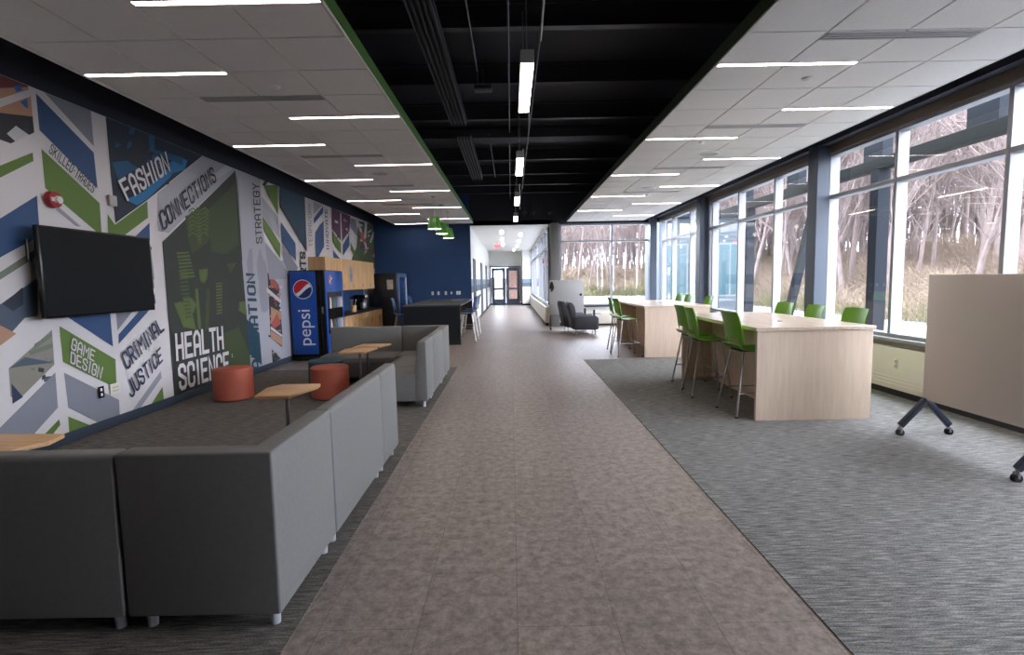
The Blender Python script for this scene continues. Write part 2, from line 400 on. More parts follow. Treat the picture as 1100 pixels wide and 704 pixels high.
def slot():
    t = thing('slot_diffuser', '', 'vent')
    f = MB()
    for k in range(4): f.box((-.61, -.062+.036*k, -.006), (.61, -.044+.036*k, .012))
    f.box((-.612, -.06, -.006), (-.606, .056, .012)); f.box((.606, -.06, -.006), (.612, .056, .012))
    f.build('frame', M_['vent'], t)
    k = MB(); k.box((-.606, -.055, -.0015), (.606, .052, .004)); k.build('slot', M_['blackmetal'], t); return t
sp = slot(); st = [True]
for desc, x, ys in (('in the right ceiling', 3.14, [4.38, 6.88, 9.38, 11.88]), ('in the left ceiling', -2.49, [5.55, 8.05, 10.55, 13.05])):
    for i, y in enumerate(ys): put(sp, st, (x, y, ZC), 'long slotted air diffuser %s, %s' % (desc, ORD[i]), 'slotted air diffusers')
def speaker(label, x, y, r=.16):
    t = thing('ceiling_speaker', label, 'speaker', (x, y, ZC))
    a = MB(); a.lathe([(r, 0), (r, -.008), (r-.02, -.012), (r-.02, 0)], n=28); a.build('rim', M_['grid'], t)
    g = MB(); g.lathe([(0, -.008), (r-.02, -.006)], n=28); g.build('grille', M_['vent'], t)
speaker('round speaker grille in the left ceiling among the strip lights', -2.25, 9.35)
speaker('round speaker grille in the right ceiling above the near table', 3.1, 8.35)
speaker('round speaker grille in the right ceiling above the far table', 2.95, 11.4)
def detector(label, x, y, r=.05):
    o = MB().lathe([(r, 0), (r, -.012), (r*.6, -.03), (0, -.034)], n=20).build('sprinkler_head', M_['grid'])
    o.location = (x, y, ZC); tag(o, label, 'sprinkler')
detector('small round sprinkler cover in the near part of the right ceiling', 2.9, 5.27)
detector('small round sprinkler cover in the near part of the left ceiling', -2.22, 5.22)
detector('small sprinkler cover beyond the second right ceiling diffuser', 2.72, 7.6, .04)

# ---- the open black void: joists, conduits, slot rail, cable
for i, y in enumerate([-1.0, 1.3, 3.7, 5.9, 7.5, 9.1, 10.5, 12.1, 13.7, 15.2, 16.6]):
    k = MB(); k.box((XL, y-.05, 4.28), (XR-.2, y+.05, 4.30)); k.box((XL, y-.008, 4.30), (XR-.2, y+.008, ZD-.02)); k.box((XL, y-.05, ZD-.03), (XR-.2, y+.05, ZD))
    struct(k.build('ceiling_joist', M_['ductgrey'] if i % 2 else M_['black']))
for y in (9.9,):
    k = MB(); k.box((XC1-.3, y-.2, 4.15), (XC2+.3, y+.2, 4.3)); struct(k.build('ceiling_beam', M_['black']))
def fins(label, y0, y1, n=5):
    t = thing('linear_air_diffuser', label, 'vent', (-.78, y0, 4.05))
    f = MB()
    for k in range(n): f.box((-.12+.055*k, 0, 0), (-.105+.055*k, y1-y0, .05))
    f.build('fins', M_['ductgrey'], t)
    c = MB(); c.box((-.13, 0, .05), (.13, y1-y0, .1)); c.build('housing', M_['black'], t)
    for yy in (.2, (y1-y0)/2, y1-y0-.2): MB().cyl((0, yy, .1), (0, yy, .5), .006, n=6).build('hanger_rod', M_['ductgrey'], t)
fins('long black finned air diffuser hung in the open ceiling, nearer run', 2.2, 8.6)
fins('long black finned air diffuser hung in the open ceiling, farther run', 9.4, 13.2)
def pipe(label, pts, r=.012):
    o = MB().tube(pts, r, 6).build('conduit', M_['ductgrey']); tag(o, label, 'conduit')
pipe('thin black conduit left of the pendant lights in the open ceiling', [(-.38, 1, 4.24), (-.38, 6.9, 4.24), (-.38, 6.95, 4.1)])
pipe('thin black conduit running just left of the pendant lights', [(.02, 1, 4.24), (.02, 17.5, 4.24)])
pipe('thin black conduit running just right of the pendant lights', [(.36, 1, 4.2), (.36, 17.5, 4.2)])
pipe('short conduit above the far linear diffuser in the open ceiling', [(-.35, 9.6, 4.2), (-.35, 13.6, 4.2)], .01)
o = MB().box((-.42, 6.85, 4.0), (-.2, 7.0, 4.06), r=.01).cyl((-.31, 6.92, 4.06), (-.31, 6.92, 4.3), .008).build('junction_box', M_['ductgrey']); tag(o, 'small junction box hung under a joist near the first pendant', 'junction box')
# pendant linear lights
t = thing('pendant_light', '', 'pendant light')
h = MB(); h.box((-.055, 0, .004), (.055, 1.24, .11), r=.003, seg=1); h.build('housing', M_['vent'], t)
d = MB(); d.box((-.051, .004, -.002), (.051, 1.236, .004)); d.build('diffuser', M_['pend'], t)
for y in (.1, 1.14): MB().cyl((0, y, .11), (0, y, .95), .006, n=6).build('suspension_cable', M_['steel'], t)
st = [True]
for i, y in enumerate([4.42, 7.76, 11.3, 14.7]):
    put(t, st, (.165, y, 3.34), 'narrow linear pendant light with glowing underside in the dark centre ceiling, %s' % ORD[i], 'linear pendants down the dark centre')
def cord(label, y0, y1):
    pts = []
    for k in range(9):
        s = k/8; pts.append((.27+.02*math.sin(s*9), y0+(y1-y0)*s, 3.55+.45*(1-4*(s-.5)**2)))
    o = MB().tube(pts, .009, 6).build('power_cord', M_['steel']); tag(o, label, 'cord')
cord('grey power cord feeding the nearest pendant light from the front', 1.6, 4.5)
cord('grey power cord looping between first and second pendant lights', 5.5, 7.85)
cord('grey power cord looping between second and third pendant lights', 8.9, 11.4)
cord('grey power cord looping between third and fourth pendant lights', 12.4, 14.8)
# three small spot heads on a track at the far end of the void
for i, x in enumerate((.48, .75, 1.25)):
    t = thing('spotlight', 'small black spotlight on the far end beam, %s' % ['left one', 'middle one', 'right one'][i], 'spotlight', (x, 17.1, 3.75))
    MB().cyl((0, 0, 0), (0, -.12, -.06), .055, .06).build('lamp_head', M_['ductgrey'], t)
    MB().cyl((0, 0, 0), (0, 0, .45), .01, n=6).build('stem', M_['ductgrey'], t)

# ---- the hallway behind
HX0, HX1, HY = -1.38, 1.3, 34.5
b = MB(); b.box((HX0-.2, YB+.2, 0), (HX0, HY, 3.7)); struct(b.build('wall_hall_left', M_['hallwhite']))
b = MB(); b.box((HX0-.2, HY, 0), (-1.35, HY+.2, 3.7)); b.box((.65, HY, 0), (HX1+.3, HY+.2, 3.7)); b.box((-1.35, HY, 2.5), (.65, HY+.2, 3.7)); struct(b.build('wall_hall_end', M_['hallwhite']))
b = MB(); b.box((HX0, YB+.0, 3.46), (HX1+.1, HY, 3.6)); struct(b.build('ceiling_hall', M_['tile']))
b = MB(); b.box((HX1, YB+.2, 0), (HX1+.25, 33.2, .66)); b.box((HX1, YB+.2, 3.38), (HX1+.25, HY, 3.7)); struct(b.build('wall_hall_right', M_['cream']))
b = MB(); b.box((.72, 33.2, 0), (HX1+.3, HY, 3.46)); struct(b.build('wall_hall_corner', M_['hallwhite']))
b = MB(); b.box((.715, 33.19, 1.42), (HX1, 33.2, 1.66), mi=0); b.box((.714, 33.185, 1.18), (HX1, 33.2, 1.42), mi=1)
b.box((HX0, YB+.2, 1.42), (HX0+.006, HY, 1.66), mi=0); b.box((HX0, YB+.2, 1.18), (HX0+.007, HY, 1.42), mi=1)
struct(b.build('trim_9', [M_['stripe'], M_['stripe2']]))
b = MB(); b.box((.71, 33.18, 0), (HX1, 33.2, .1)); b.box((HX0, YB+.2, 0), (HX0+.015, HY, .1)); b.box((HX0, HY-.015, 0), (.72, HY, .1)); struct(b.build('baseboard_hall', M_['blackmetal']))
window('window_6', YB+.2, 33.15, [20.2, 22.4, 24.6, 28.4, 30.8], pos=HX1, z0=.72, z1=3.38, tr=2.72)
t = heater('hall_heater', 'cream convector cover along the hallway windows', HX1-.13, YB+.3, 33.0)
# doors
def door(name, y0, w=1.0, h=2.2):
    t = bpy.data.objects.new(name, None); COL.objects.link(t); struct(t); t.location = (HX0, y0, 0)
    f = MB(); f.box((0, -.06, 0), (.03, 0, h+.06)); f.box((0, w, 0), (.03, w+.06, h+.06)); f.box((0, 0, h), (.03, w, h+.06)); f.build('door_frame', M_['doorgrey'], t)
    l = MB(); l.box((.0, 0, 0), (.015, w, h)); l.build('door_leaf', M_['doorgrey'], t)
    MB().cyl((.015, w-.1, 1.0), (.07, w-.1, 1.0), .012).cyl((.07, w-.1, 1.0), (.07, w-.22, 1.0), .01).build('door_handle', M_['chrome'], t)
door('door_1', 19.3, 1.0, 2.35); door('door_2', 24.0, 1.1, 2.35); door('door_3', 28.6, 1.1, 2.35)
t = bpy.data.objects.new('door_4', None); COL.objects.link(t); struct(t); t.location = (-.35, HY, 0)
f = MB(); f.box((-1.0, -.06, 0), (-.94, 0, 2.5)); f.box((.94, -.06, 0), (1.0, 0, 2.5)); f.box((-.94, -.06, 2.42), (.94, 0, 2.5)); f.build('door_frame', M_['doorgrey'], t)
for s in (-1, 1):
    l = MB(); a, c = (-.93, -.01) if s < 0 else (.01, .93)
    l.box((a, -.05, 0), (a+.2, 0, 2.41)); l.box((c-.2, -.05, 0), (c, 0, 2.41)); l.box((a+.2, -.05, 2.2), (c-.2, 0, 2.41)); l.box((a+.2, -.05, .98), (c-.2, 0, 1.1)); l.box((a+.2, -.05, 0), (c-.2, 0, .38))
    o = l.build('door_leaf', M_['doorgrey'], t)
    g = MB(); g.box((a+.2, -.03, .38), (c-.2, -.025, 2.2)); g.build('door_glass', GL, t)
    MB().tube([(s*.08, -.05, .95), (s*.08, -.11, .95), (s*.08, -.11, 1.25), (s*.08, -.05, 1.25)], .014).build('door_handle', M_['chrome'], t)
# brick beyond the double door, with an added shading porch
b = MB(); b.box((-.2, 40, 0), (2.6, 40.2, 3.4), mi=0); struct(b.build('wall_outer_brick', mat('brick_pink', (176, 140, 128), .8, noise=((6, 6, 14), .35, 3))))
b = MB(); b.box((-2.2, HY+.2, 2.75), (1.6, 39.8, 2.95)); b.box((-2.2, HY+.2, 0), (-2.0, 39.8, 2.75)); b.box((1.4, HY+.2, 0), (1.6, 37.0, 2.75)); struct(b.build('wall_shading_porch', M_['vent']))  # roof and side walls added to dim the view through the door glass
# round ceiling lights
st = [True]; t = thing('round_ceiling_light', '', 'ceiling light')
MB().lathe([(.08, 0), (.08, -.03), (.06, -.035), (.06, 0)], n=24).build('rim', M_['grid'], t)
MB().sphere((0, 0, -.10), .08, 20).build('diffuser', M_['round'], t)
for desc, pts in (('left row', [(-.32, 19.6), (-.36, 23.0), (-.38, 26.4)]), ('right row', [(.41, 20.8), (.38, 24.2), (.35, 27.6), (.2, 31.2)])):
    for i, (x, y) in enumerate(pts): put(t, st, (x, y, 3.46), 'round globe ceiling light in the hallway %s, %s' % (desc, ORD[i]), 'round hallway lights')
MURAL_POLYS = [
    ('maroon', [(4.97, 3.57), (5.28, 3.57), (5.26, 3.54), (4.95, 3.42)]),
    ('tan', [(4.95, 3.42), (5.26, 3.54), (5.27, 3.52), (4.94, 3.32)]),
    ('glove', [(5.1, 3.49), (5.18, 3.53), (5.2, 3.49), (5.14, 3.45)]),
    ('tan', [(4.93, 3.24), (5.28, 3.46), (5.28, 3.27), (4.93, 3.2)]),
    ('dark', [(4.93, 3.2), (5.28, 3.27), (5.28, 3.12), (5.02, 2.95), (4.9, 2.96)]),
    ('slate', [(5.11, 3.08), (5.19, 3.14), (5.17, 3.09), (5.1, 3.03)]),
    ('ink', [(5.0, 3.08), (5.04, 3.1), (5.03, 3.07), (4.99, 3.04)]),
    ('ink', [(5.06, 3.09), (5.12, 3.14), (5.11, 3.12), (5.06, 3.06)]),
    ('slate', [(5.17, 3.2), (5.24, 3.21), (5.23, 3.17), (5.16, 3.15)]),
    ('ink', [(5.17, 3.12), (5.2, 3.12), (5.19, 3.1), (5.16, 3.1)]),
    ('ink', [(4.99, 3.05), (5.02, 3.07), (5.01, 3.03), (4.98, 3.01)]),
    ('slate', [(5.19, 3.15), (5.23, 3.16), (5.22, 3.11), (5.18, 3.1)]),
    ('slate', [(5.03, 3.09), (5.08, 3.08), (5.07, 3.04), (5.02, 3.05)]),
    ('glove', [(5.16, 3.37), (5.24, 3.43), (5.24, 3.33), (5.2, 3.34)]),
    ('pale', [(4.99, 3.03), (5.09, 3.13), (5.22, 3.08), (5.07, 2.98)]),
    ('blue', [(5.34, 3.51), (6.01, 3.1), (6.02, 2.71), (5.34, 3.16)]),
    ('gray', [(5.41, 3.57), (6.02, 3.56), (6.02, 3.17)]),
    ('green', [(5.34, 2.98), (6.03, 2.55), (6.02, 2.18), (5.34, 2.6)]),
    ('lav', [(5.47, 2.44), (5.74, 2.26), (5.67, 2.26), (5.44, 2.4)]),
    ('green', [(4.87, 2.71), (5.24, 2.92), (5.24, 2.84), (4.86, 2.6)]),
    ('blue', [(4.82, 2.23), (5.24, 2.51), (5.23, 2.12), (4.78, 1.88)]),
    ('olive', [(4.77, 1.75), (5.19, 2.0), (5.18, 1.92), (4.76, 1.68)]),
    ('photo', [(4.74, 1.46), (5.16, 1.71), (5.12, 1.34), (4.98, 1.33), (4.7, 1.09)]),
    ('tan', [(4.72, 1.29), (4.88, 1.19), (4.7, 1.09)]),
    ('slate', [(4.78, 1.47), (4.99, 1.62), (4.98, 1.46), (4.87, 1.4)]),
    ('beige', [(4.77, 0.88), (5.26, 1.19), (5.25, 0.84), (4.83, 0.57), (4.76, 0.62)]),
    ('beige', [(5.05, 0.76), (5.12, 0.79), (5.11, 0.76), (5.04, 0.73)]),
    ('olive', [(5.16, 0.92), (5.24, 0.89), (5.23, 0.86), (5.15, 0.9)]),
    ('olive', [(4.99, 0.85), (5.03, 0.84), (5.02, 0.79), (4.98, 0.8)]),
    ('photo', [(5.12, 0.74), (5.2, 0.73), (5.19, 0.68), (5.11, 0.69)]),
    ('gray', [(5.17, 0.91), (5.21, 0.9), (5.2, 0.88), (5.16, 0.88)]),
    ('beige', [(4.98, 0.84), (5.06, 0.78), (5.05, 0.75), (4.97, 0.81)]),
    ('beige', [(4.92, 0.97), (4.97, 0.93), (4.96, 0.89), (4.91, 0.93)]),
    ('slate', [(5.1, 0.75), (5.14, 0.76), (5.13, 0.72), (5.09, 0.71)]),
    ('slate', [(5.07, 0.84), (5.13, 0.82), (5.12, 0.78), (5.06, 0.8)]),
    ('gray', [(5.03, 0.94), (5.11, 0.97), (5.09, 0.92), (5.01, 0.89)]),
    ('photo', [(4.77, 0.88), (4.94, 0.96), (5.25, 0.86), (4.9, 0.88)]),
    ('navy', [(4.78, 0.74), (4.88, 0.59), (4.77, 0.55)]),
    ('olive', [(5.05, 1.07), (5.25, 1.16), (5.25, 1.12), (5.04, 1.02)]),
    ('olive', [(4.99, 1.01), (5.25, 1.06), (5.25, 1.01), (4.99, 0.97)]),
    ('gray', [(4.62, 0.36), (5.25, 0.76), (5.24, 0.4), (4.78, 0.1), (4.59, 0.1)]),
    ('green', [(5.05, 0.17), (5.24, 0.28), (5.25, 0.22), (5.14, 0.14)]),
    ('green', [(5.35, 0.28), (5.7, 0.06), (5.34, 0.02)]),
    ('blue', [(5.42, 1.33), (6.04, 1.34), (6.04, 0.92)]),
    ('green', [(5.35, 1.22), (6.06, 0.77), (6.04, 0.43), (5.35, 0.85)]),
    ('gray', [(5.35, 0.74), (6.06, 0.29), (6.05, 0.06), (5.8, 0.06), (5.36, 0.37)]),
    ('gray', [(6.13, 1.31), (6.43, 1.33), (6.13, 1.1)]),
    ('gray', [(6.72, 1.82), (6.82, 2.06), (6.83, 1.59), (6.67, 1.52)]),
    ('blue', [(6.14, 1.05), (6.82, 1.51), (6.83, 1.39), (6.13, 0.94)]),
    ('blue', [(6.76, 2.17), (6.84, 2.1), (6.74, 1.9)]),
    ('lav', [(6.21, 0.08), (6.82, 0.5), (6.83, 0.41), (6.32, 0.06)]),
    ('green', [(6.5, 0.04), (6.83, 0.29), (6.84, 0.05)]),
    ('fash', [(6.23, 3.6), (8.14, 3.56), (6.82, 2.7), (6.24, 2.35)]),
    ('fashdk', [(6.74, 3.52), (6.87, 3.51), (6.85, 3.46), (6.72, 3.47)]),
    ('cyandk', [(6.36, 3.3), (6.47, 3.36), (6.45, 3.29), (6.34, 3.23)]),
    ('cyandk', [(6.62, 3.1), (6.71, 3.08), (6.69, 3.02), (6.61, 3.04)]),
    ('fashdk', [(7.27, 3.12), (7.49, 3.21), (7.46, 3.13), (7.24, 3.04)]),
    ('cyandk', [(6.61, 3.53), (6.7, 3.56), (6.68, 3.48), (6.59, 3.45)]),
    ('fash', [(6.38, 3.37), (6.48, 3.36), (6.46, 3.29), (6.36, 3.3)]),
    ('fash', [(6.55, 2.79), (6.75, 2.91), (6.72, 2.82), (6.52, 2.7)]),
    ('fash', [(6.75, 3.4), (6.84, 3.39), (6.82, 3.31), (6.73, 3.32)]),
    ('cyandk', [(6.98, 3.29), (7.1, 3.37), (7.08, 3.28), (6.96, 3.21)]),
    ('fashdk', [(6.91, 3.52), (7.05, 3.57), (7.03, 3.52), (6.89, 3.47)]),
    ('fash', [(6.28, 3.31), (6.37, 3.36), (6.36, 3.3), (6.26, 3.24)]),
    ('cyandk', [(6.55, 3.34), (6.68, 3.43), (6.66, 3.35), (6.53, 3.26)]),
    ('cyandk', [(7.07, 3.24), (7.25, 3.27), (7.22, 3.17), (7.04, 3.14)]),
    ('fash', [(6.46, 2.93), (6.62, 3.04), (6.6, 3.0), (6.44, 2.89)]),
    ('fash', [(6.67, 3.29), (6.78, 3.31), (6.76, 3.25), (6.65, 3.23)]),
    ('fash', [(7.06, 3.57), (7.21, 3.66), (7.19, 3.6), (7.04, 3.52)]),
    ('cyandk', [(6.79, 3.32), (6.94, 3.41), (6.92, 3.31), (6.77, 3.23)]),
    ('cyandk', [(6.89, 3.23), (7.06, 3.23), (7.04, 3.19), (6.87, 3.19)]),
    ('fash', [(7.22, 3.13), (7.38, 3.12), (7.36, 3.07), (7.19, 3.08)]),
    ('fashdk', [(6.64, 3.18), (6.84, 3.33), (6.81, 3.22), (6.61, 3.09)]),
    ('cyandk', [(7.21, 2.92), (7.42, 2.96), (7.39, 2.9), (7.19, 2.86)]),
    ('fashdk', [(6.93, 3.44), (7.09, 3.41), (7.06, 3.32), (6.9, 3.35)]),
    ('fashdk', [(7.17, 2.99), (7.3, 3.03), (7.28, 2.98), (7.15, 2.94)]),
    ('cyandk', [(6.69, 3.38), (6.78, 3.44), (6.76, 3.36), (6.67, 3.3)]),
    ('fash', [(6.62, 3.0), (6.81, 3.05), (6.79, 2.98), (6.6, 2.94)]),
    ('cyandk', [(6.79, 2.87), (6.96, 2.95), (6.93, 2.88), (6.77, 2.8)]),
    ('cyan', [(6.44, 2.65), (6.63, 2.61), (6.83, 2.72), (7.33, 3.09), (7.46, 3.25), (7.19, 3.14), (6.81, 2.82)]),
    ('cyan', [(7.34, 3.13), (7.66, 3.25), (7.74, 3.4), (7.53, 3.4), (7.32, 3.27)]),
    ('cyandk', [(6.94, 3.53), (7.06, 3.57), (7.04, 3.38), (7.64, 3.42), (7.61, 3.3), (7.21, 3.33), (6.94, 3.34)]),
    ('cyandk', [(6.27, 3.05), (6.53, 3.13), (6.67, 3.06), (6.34, 2.86)]),
    ('fashdk', [(6.62, 3.41), (6.92, 3.43), (6.91, 3.23), (6.62, 3.22)]),
    ('green', [(6.13, 2.44), (6.23, 2.33), (6.82, 2.69), (6.81, 2.48), (6.37, 2.22), (6.11, 2.2)]),
    ('blue', [(6.52, 2.2), (6.83, 2.42), (6.81, 2.18)]),
    ('gray', [(6.76, 2.01), (6.81, 2.14), (6.84, 1.7), (6.73, 1.7)]),
    ('lgray', [(7.03, 2.82), (8.14, 3.56), (9.11, 3.54), (7.19, 2.32), (6.98, 2.33)]),
    ('pale', [(8.78, 3.55), (9.0, 3.54), (7.99, 3.02), (7.81, 2.99)]),
    ('health', [(9.08, 3.53), (9.16, 0.09), (7.05, 0.08), (7.05, 2.19)]),
    ('helgr', [(7.59, 2.59), (8.14, 2.8), (8.14, 2.28), (7.69, 2.06), (7.61, 2.32)]),
    ('helgr', [(8.14, 2.73), (9.04, 3.31), (9.01, 2.28), (8.59, 2.1), (8.19, 2.12)]),
    ('hel2', [(7.19, 1.37), (7.35, 1.39), (7.58, 1.26), (7.65, 0.97), (7.36, 1.03)]),
    ('helgr', [(7.81, 1.84), (8.05, 1.84), (7.97, 1.65), (7.84, 1.64)]),
    ('hel2', [(7.7, 1.56), (7.77, 1.56), (7.78, 0.96), (7.7, 0.97)]),
    ('helgr', [(7.99, 1.55), (8.07, 1.55), (7.97, 0.94), (7.86, 0.92)]),
    ('hel2', [(8.93, 1.32), (9.14, 1.32), (9.15, 1.06), (8.88, 1.18)]),
    ('helgr', [(8.37, 0.84), (8.84, 0.9), (9.17, 0.38), (9.16, 0.09), (7.92, 0.09), (8.33, 0.5)]),
    ('hel3', [(8.61, 1.95), (8.91, 1.98), (8.7, 1.8)]),
    ('helgr', [(8.64, 1.96), (8.8, 1.96), (8.75, 1.82), (8.68, 1.8)]),
    ('health', [(7.89, 1.78), (7.93, 1.78), (7.92, 1.73), (7.88, 1.73)]),
    ('hel2', [(7.83, 1.84), (8.06, 1.86), (8.01, 1.7), (7.92, 1.64), (7.84, 1.69)]),
    ('health', [(7.48, 1.35), (7.56, 1.36), (7.58, 1.3), (7.51, 1.29)]),
    ('hel2', [(7.41, 1.42), (7.6, 1.43), (7.7, 1.33), (7.62, 1.21), (7.51, 1.26), (7.43, 1.22), (7.37, 1.33)]),
    ('hel2', [(7.92, 2.36), (8.05, 2.42), (8.13, 2.38), (8.15, 2.34), (8.12, 2.35), (8.04, 2.4), (7.92, 2.34)]),
    ('hel2', [(7.85, 2.35), (7.73, 2.39), (7.65, 2.34), (7.62, 2.29), (7.66, 2.32), (7.73, 2.37), (7.84, 2.33)]),
    ('hel2', [(7.93, 2.42), (8.06, 2.48), (8.14, 2.45), (8.16, 2.4), (8.12, 2.42), (8.05, 2.46), (7.92, 2.4)]),
    ('hel2', [(7.85, 2.41), (7.74, 2.45), (7.66, 2.4), (7.63, 2.35), (7.66, 2.38), (7.74, 2.43), (7.85, 2.39)]),
    ('hel2', [(7.93, 2.48), (8.06, 2.54), (8.15, 2.51), (8.17, 2.46), (8.13, 2.48), (8.06, 2.52), (7.93, 2.46)]),
    ('hel2', [(7.86, 2.47), (7.75, 2.51), (7.66, 2.46), (7.63, 2.41), (7.67, 2.43), (7.75, 2.48), (7.86, 2.45)]),
    ('hel2', [(7.94, 2.54), (8.07, 2.6), (8.15, 2.57), (8.17, 2.52), (8.14, 2.54), (8.07, 2.58), (7.94, 2.52)]),
    ('hel2', [(7.87, 2.53), (7.76, 2.57), (7.67, 2.52), (7.64, 2.47), (7.68, 2.49), (7.75, 2.54), (7.87, 2.51)]),
    ('hel2', [(7.95, 2.6), (8.08, 2.66), (8.16, 2.63), (8.18, 2.58), (8.15, 2.6), (8.08, 2.64), (7.95, 2.58)]),
    ('hel2', [(7.88, 2.59), (7.76, 2.63), (7.68, 2.58), (7.65, 2.53), (7.69, 2.55), (7.76, 2.6), (7.87, 2.57)]),
    ('hel2', [(7.96, 2.66), (8.09, 2.73), (8.17, 2.69), (8.19, 2.65), (8.15, 2.66), (8.08, 2.7), (7.95, 2.64)]),
    ('hel2', [(7.88, 2.65), (7.77, 2.69), (7.68, 2.63), (7.66, 2.58), (7.69, 2.61), (7.77, 2.66), (7.88, 2.63)]),
    ('hel2', [(7.96, 2.72), (8.09, 2.79), (8.18, 2.76), (8.2, 2.71), (8.16, 2.72), (8.09, 2.76), (7.96, 2.7)]),
    ('hel2', [(7.89, 2.71), (7.78, 2.74), (7.69, 2.69), (7.66, 2.64), (7.7, 2.67), (7.77, 2.72), (7.89, 2.69)]),
    ('hel2', [(7.85, 2.24), (7.93, 2.26), (7.93, 2.24), (7.85, 2.22)]),
    ('hel2', [(7.85, 2.29), (7.94, 2.31), (7.93, 2.28), (7.85, 2.26)]),
    ('hel2', [(7.85, 2.34), (7.94, 2.36), (7.94, 2.33), (7.85, 2.31)]),
    ('hel2', [(7.85, 2.38), (7.94, 2.4), (7.94, 2.38), (7.85, 2.36)]),
    ('hel2', [(7.86, 2.43), (7.94, 2.45), (7.94, 2.43), (7.85, 2.4)]),
    ('hel2', [(7.86, 2.48), (7.94, 2.5), (7.94, 2.47), (7.86, 2.45)]),
    ('hel2', [(7.86, 2.52), (7.95, 2.55), (7.95, 2.52), (7.86, 2.5)]),
    ('hel2', [(7.86, 2.57), (7.95, 2.59), (7.95, 2.57), (7.86, 2.54)]),
    ('hel2', [(7.86, 2.61), (7.95, 2.64), (7.95, 2.61), (7.86, 2.59)]),
    ('hel2', [(7.87, 2.66), (7.95, 2.69), (7.95, 2.66), (7.87, 2.64)]),
    ('hel2', [(7.87, 2.71), (7.96, 2.73), (7.95, 2.71), (7.87, 2.68)]),
    ('hel2', [(7.87, 2.75), (7.96, 2.78), (7.96, 2.75), (7.87, 2.73)]),
    ('hel2', [(8.21, 1.18), (8.37, 1.18), (8.37, 1.16), (8.21, 1.15)]),
    ('hel2', [(8.21, 1.22), (8.38, 1.23), (8.37, 1.2), (8.21, 1.2)]),
    ('hel2', [(8.22, 1.27), (8.38, 1.28), (8.38, 1.25), (8.22, 1.25)]),
    ('hel2', [(8.22, 1.32), (8.39, 1.32), (8.39, 1.3), (8.22, 1.29)]),
    ('hel2', [(8.22, 1.36), (8.39, 1.37), (8.39, 1.35), (8.22, 1.34)]),
    ('hel2', [(8.23, 1.41), (8.4, 1.42), (8.4, 1.39), (8.22, 1.39)]),
    ('hel2', [(8.23, 1.46), (8.4, 1.47), (8.4, 1.44), (8.23, 1.43)]),
    ('hel2', [(8.23, 1.5), (8.41, 1.51), (8.41, 1.49), (8.23, 1.48)]),
    ('hel2', [(8.24, 1.55), (8.41, 1.56), (8.41, 1.53), (8.23, 1.52)]),
    ('hel2', [(8.24, 1.6), (8.42, 1.61), (8.42, 1.58), (8.24, 1.57)]),
    ('hel2', [(8.24, 1.64), (8.42, 1.65), (8.42, 1.63), (8.24, 1.62)]),
    ('hel3', [(7.41, 1.18), (7.56, 1.18), (7.57, 1.15), (7.41, 1.15)]),
    ('hel3', [(7.4, 1.23), (7.56, 1.24), (7.56, 1.21), (7.41, 1.2)]),
    ('hel3', [(7.4, 1.29), (7.56, 1.29), (7.56, 1.26), (7.4, 1.26)]),
    ('hel3', [(7.39, 1.34), (7.56, 1.35), (7.56, 1.32), (7.39, 1.31)]),
    ('hel3', [(7.38, 1.4), (7.56, 1.4), (7.56, 1.37), (7.38, 1.37)]),
    ('hel3', [(7.38, 1.45), (7.55, 1.46), (7.56, 1.43), (7.38, 1.42)]),
    ('hel3', [(7.37, 1.5), (7.55, 1.51), (7.55, 1.48), (7.37, 1.48)]),
    ('hel3', [(7.36, 1.56), (7.55, 1.57), (7.55, 1.54), (7.36, 1.53)]),
    ('hel3', [(7.35, 1.61), (7.55, 1.62), (7.55, 1.59), (7.36, 1.58)]),
    ('hel3', [(7.35, 1.66), (7.54, 1.68), (7.55, 1.65), (7.35, 1.64)]),
    ('hel3', [(7.34, 1.72), (7.54, 1.73), (7.55, 1.7), (7.34, 1.69)]),
    ('hel3', [(7.33, 1.77), (7.54, 1.78), (7.54, 1.75), (7.34, 1.74)]),
    ('hel3', [(7.33, 1.82), (7.54, 1.84), (7.54, 1.81), (7.33, 1.79)]),
    ('hel2', [(7.38, 1.74), (7.71, 1.76), (7.71, 1.73), (7.38, 1.71)]),
    ('hel2', [(7.37, 1.79), (7.69, 1.81), (7.7, 1.78), (7.37, 1.76)]),
    ('hel2', [(7.36, 1.83), (7.68, 1.85), (7.68, 1.83), (7.37, 1.81)]),
    ('hel2', [(7.35, 1.88), (7.66, 1.9), (7.67, 1.88), (7.36, 1.85)]),
    ('hel2', [(7.35, 1.93), (7.65, 1.95), (7.66, 1.92), (7.35, 1.9)]),
    ('hel2', [(7.34, 1.97), (7.63, 2.0), (7.64, 1.97), (7.34, 1.95)]),
    ('hel2', [(7.33, 2.02), (7.62, 2.05), (7.63, 2.02), (7.34, 1.99)]),
    ('hel2', [(7.32, 2.07), (7.61, 2.09), (7.61, 2.07), (7.33, 2.04)]),
    ('stlav', [(9.11, 3.54), (9.95, 3.55), (9.93, 2.89), (9.97, 2.4), (10.13, 1.71), (9.1, 1.7)]),
    ('stlav', [(9.09, 2.02), (11.05, 2.09), (10.77, 0.0), (9.18, 0.07)]),
    ('lav', [(9.48, 2.17), (9.46, 2.25), (9.37, 2.23), (9.33, 2.15), (9.25, 1.99), (9.27, 1.7), (9.46, 1.7)]),
    ('lav', [(9.81, 2.18), (9.79, 2.25), (9.74, 2.25), (9.71, 2.16), (9.61, 2.0), (9.62, 1.7), (9.92, 1.7), (9.92, 2.01)]),
    ('pale', [(9.77, 1.89), (9.81, 1.89), (9.81, 1.75), (9.77, 1.75)]),
    ('lav', [(9.7, 2.04), (9.95, 2.05), (10.01, 1.88), (9.95, 1.13), (9.8, 1.08), (9.67, 1.12), (9.62, 1.47)]),
